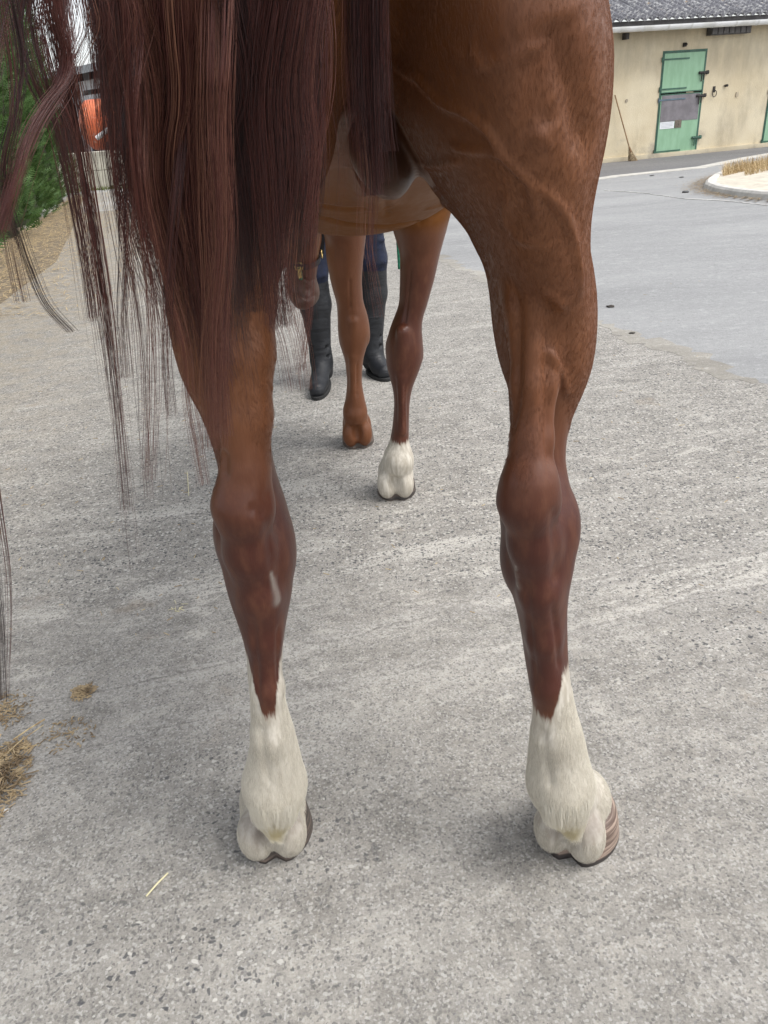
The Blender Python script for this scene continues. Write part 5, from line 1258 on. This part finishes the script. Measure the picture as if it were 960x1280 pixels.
for (k_, a_, t2) in ((kneeA, ankA, tA), (kneeB, ankB, tB)):
    d_ = Vector((t2.x - a_[0], t2.y - a_[1], 0)); d_.normalize()
    toe = Vector((t2.x, t2.y, 0)) - d_ * .045; heel = Vector((a_[0], a_[1], 0)) - d_ * .025
    def boot(Fg, k_=k_, a_=a_, toe=toe, heel=heel, d_=d_):
        top = Vector(k_) + Vector((0, 0, -.02)); mid = Vector(k_).lerp(Vector(a_), .35) + Vector((0, .015, 0))
        Fg.cone(top, mid, .076, .078, .02); Fg.cone(mid, (a_[0], a_[1], .16), .076, .052, .02); Fg.cone((a_[0], a_[1], .17), heel + Vector((0, 0, .065)), .053, .050, .02)
        Fg.cone((a_[0] - 0, a_[1], .12), toe.lerp(heel, .35) + Vector((0, 0, .060)), .052, .042, .03); Fg.cone(toe.lerp(heel, .38) + Vector((0, 0, .055)), toe + Vector((0, 0, .042)), .046, .040, .02)
        for j, z in enumerate((.15, .175, .20, .225)): Fg.cone((a_[0] - .06, a_[1] - .03 - .01 * (j % 2), z), (a_[0] + .06, a_[1] - .035, z + .012 * (-1) ** j), .007, .007, .006, op='cut')
        Fg.cone(top + Vector((-.09, 0, .055)), top + Vector((.09, 0, .055)), .05, .05, .01, op='cut') if False else None
        sl, Xg, Yg, Zg = Fg.sub((-9, -9, -1), (9, 9, 2)); Fg.F = np.maximum(Fg.F, np.maximum(.012 - Zg, Zg - (k_[2] + .0)).astype(np.float32) + 0 * Fg.F)
    lo = Vector((min(k_[0], toe.x, heel.x) - .13, min(toe.y, heel.y) - .13, 0)); hi = Vector((max(k_[0], toe.x, heel.x) + .13, max(k_[1], a_[1]) + .13, k_[2] + .05))
    bo, Pb, Qb = garment('boot', boot, lo, hi, .0062, M_boot)
    b = MB(); n = 26; rows = []
    for z, gr_ in ((0.0, .0), (.016, .003), (.018, -.004)):
        rw = []
        for i in range(n):
            a = 2 * math.pi * i / n; x, y = math.cos(a), math.sin(a); cen_ = toe.lerp(heel, .5); hl = (toe - heel).length / 2 + .048
            wd_ = .046 + .006 * x; rw.append(cen_ + d_ * (hl + gr_) * x + Vector((-d_.y, d_.x, 0)) * (wd_ + gr_) * y * (1.0 if abs(x) < .7 else 1) + Vector((0, 0, z)))
        rows.append(rw)
    b.add([v * BODY - Vector(po) for r_ in rows for v in r_], [(i * n + k, i * n + (k + 1) % n, (i + 1) * n + (k + 1) % n, (i + 1) * n + k) for i in range(2) for k in range(n)] + [tuple(range(n))[::-1], tuple(2 * n + k for k in range(n))])
    so = b.build('sole', M_sole, bo, smooth=False)
# rope from the chin ring through both hands, its end hanging down
rope = tag(empty('lead_rope', tuple(chinr)), 'green lead rope from the halter to the handler, its end hanging beside the far leg', 'lead rope')
oA = (Vector(wrA) - Vector(elA)); oA.z *= .3; hA_ = Vector(wrA) + oA.normalized() * .085; oB = (Vector(wrB) - Vector(elB)); oB.z *= .3; hB_ = Vector(wrB) + oB.normalized() * .085
e1 = at(499, 322, hB_.y + .02)
gp = [Vector(chinr) / BODY, Vector((-.268, 3.22, .66)), Vector((-.262, 3.36, .72)), (hA_ + Vector((0, -.06, -.12))), hA_, hA_ + Vector((.10, .0, -.10)), hB_ + Vector((-.10, 0, -.09)), hB_, Vector((e1.x + .01, e1.y, .95)), Vector((e1.x, e1.y, .80)), e1, e1 + Vector((.0, 0, -.05))]
sp = spline(gp, 110); b = MB(); b.tube([Vector(q) * BODY - Vector(chinr) for q in sp], .0085, 8); b.build('cord', simple_mat('green_rope', (.02, .21, .12, 1), .8, .4, 120, bump=.5, bscale=200), rope, smooth=True)
b = MB(); b.box((0, 0, -.02), (.014, .012, .04)); b.build('snap_hook', M_brass, rope)

# ------------------------------------------------------------------ small things lying on the ground
def sticks(name, cx, cy, rx, ry, n, L, mat, label, kind=None, cat='straw', th=.0012, zt=.02):
    b = MB()
    for i in range(n):
        r_ = random.random() ** .7; a = random.random() * 6.28; x = cx + math.cos(a) * r_ * rx; y = cy + math.sin(a) * r_ * ry
        z = .003 + random.random() * zt * (1 - r_); d = random.random() * 6.28; l = random.uniform(*L); k = Vector((math.cos(d), math.sin(d), random.uniform(-.15, .25) * (1 - r_)))
        p = Vector((x, y, z)); m_ = p + k * l * .5 + Vector((random.uniform(-1, 1), random.uniform(-1, 1), 0)) * l * .06; e = p + k * l; e.z = max(.002, e.z); m_.z = max(.002, m_.z)
        b.tube([p, m_, e], th * random.uniform(.6, 1.3), 4, False)
    o = b.build(name, mat); tag(o, label, cat, kind=kind); return o
q = gnd(10, 985); sticks('straw_pile', q.x - .03, q.y, .062, .13, 900, (.006, .022), M_straw2, 'small heap of golden straw at the left edge of the concrete', 'stuff', zt=.03)
q = gnd(8, 955); sticks('straw_stalks', q.x - .03, q.y + .02, .05, .08, 12, (.06, .13), M_straw, 'a few long pale straw stalks lying over the heap edge', 'stuff', zt=.03)
q = gnd(105, 866); sticks('dry_tuft', q.x, q.y, .026, .026, 260, (.004, .011), M_straw2, 'small brown tuft of dry moss and straw in a dip of the concrete', 'stuff', zt=.012)
q = gnd(85, 918); sticks('dry_crumbs', q.x, q.y, .06, .05, 90, (.004, .012), M_straw2, 'thin scatter of dry crumbs below the brown tuft', 'stuff', zt=.004)
q = gnd(5, 890); sticks('dry_scatter', q.x, q.y, .06, .07, 240, (.004, .012), M_straw2, 'brown plant scraps at the left edge above the straw heap', 'stuff', zt=.006)
def one_straw(p0, p1, w_, label, mat=M_straw):
    a, c_ = gnd(*p0), gnd(*p1); b = MB(); m_ = a.lerp(c_, .5) + Vector((.0005, .0008, .0015)); o = Vector(a)
    b.tube([a - o + Vector((0, 0, w_)), m_ - o + Vector((0, 0, w_)), c_ - o + Vector((0, 0, w_))], [w_, w_ * 1.05, w_ * .9], 7); s_ = b.build('straw_stalk', mat); s_.location = a; tag(s_, label, 'straw'); return s_
M_pstraw = simple_mat('pale_straw', (.66, .60, .38, 1), .6, .12, 30, bump=0)
one_straw((183, 1121), (210, 1092), .0016, 'single pale straw lying alone on the concrete near the left hind hoof', M_pstraw)
one_straw((234, 590), (236, 620), .0012, 'thin upright-looking straw bit on the concrete left of the left hock', M_pstraw)
sx = gnd(222, 760); sticks('chaff_bits', sx.x, sx.y, .016, .02, 9, (.01, .022), M_pstraw, 'few crossed chaff bits on the concrete left of the left cannon', 'stuff', zt=.003, th=.0009)
rs = []
b = MB()
for i in range(260):
    px_, py_ = random.uniform(0, 960), random.choice((random.uniform(430, 800), random.uniform(300, 560)))
    if random.random() < .5: px_ *= .35
    q = gnd(px_, py_); a = random.random() * 3.14; l = random.uniform(.006, .022)
    b.tube([q + Vector((0, 0, .0015)), q + Vector((math.cos(a) * l, math.sin(a) * l, .002))], .0008, 4, False)
tag(b.build('chaff', M_straw), 'sparse chaff and straw crumbs scattered over the concrete', 'straw', kind='stuff')
def lump(name, px, py, r, mat, label, cat, sq=.6):
    q = gnd(px, py); b = MB(); n, m_ = 14, 8; vs = []
    for i in range(m_ + 1):
        for j in range(n):
            th, ph = math.pi * i / m_, 2 * math.pi * j / n; d = Vector((math.sin(th) * math.cos(ph), math.sin(th) * math.sin(ph), math.cos(th)))
            k = 1 + .22 * math.sin(3 * d.x + 5 * d.y + px) + .15 * math.sin(7 * d.y - 4 * d.z + py) ; vs.append(Vector((d.x * r * k * 1.2, d.y * r * k, r * sq * (d.z * k + .9))))
    b.add(vs, [(i * n + j, (i + 1) * n + j, (i + 1) * n + (j + 1) % n, i * n + (j + 1) % n) for i in range(m_) for j in range(n)]); o = b.build(name, mat, smooth=True); o.location = (q.x, q.y, q.z - .001); tag(o, label, cat); return o
M_stone = simple_mat('white_pebble', (.70, .69, .66, 1), .7, .15, 40); M_dung = simple_mat('dark_clod', (.06, .052, .045, 1), .9, .3, 60, bump=.5); M_dstone = simple_mat('dark_stone', (.10, .10, .10, 1), .8, .3, 60)
lump('pebble', 8, 1014, .0045, M_stone, 'small white pebble at the edge of the straw heap', 'pebble')
lump('clod', 763, 384, .019, M_dung, 'dark dry clod on the asphalt right of the horse', 'clod', .35)
lump('clod', 790, 417, .012, M_dung, 'small dark clod on the concrete edge, nearer than the other', 'clod', .35)
lump('stone', 857, 241, .035, M_dstone, 'dark stone on the asphalt in front of the island kerb', 'stone', .4)
for k, (x, y, r) in enumerate(((815, 220, .03), (852, 222, .03))): lump('stone', x, y, r, M_dstone, ('small dark stone beside the pale strip before the stable', 'another dark stone by the pale strip, closer to the island')[k], 'stone', .3)
# crumbs of litter swept against the island kerb
b = MB()
for i in range(1500):
    j = random.randrange(0, max(1, int(len(ipd) * .62))); p = ipd[j]; d = -abs(random.gauss(0, .13)); q = inset(p, d - .01); a = random.random() * 6.28
    blade(b, (q.x, q.y, ground_z(q.y) + .006 + random.random() * .02), (math.cos(a), math.sin(a), .15), random.uniform(.03, .08), .006, .1, 1)
tag(b.build('kerb_litter', M_straw2), 'brown plant litter swept against the outside of the island kerb', 'litter', kind='stuff')
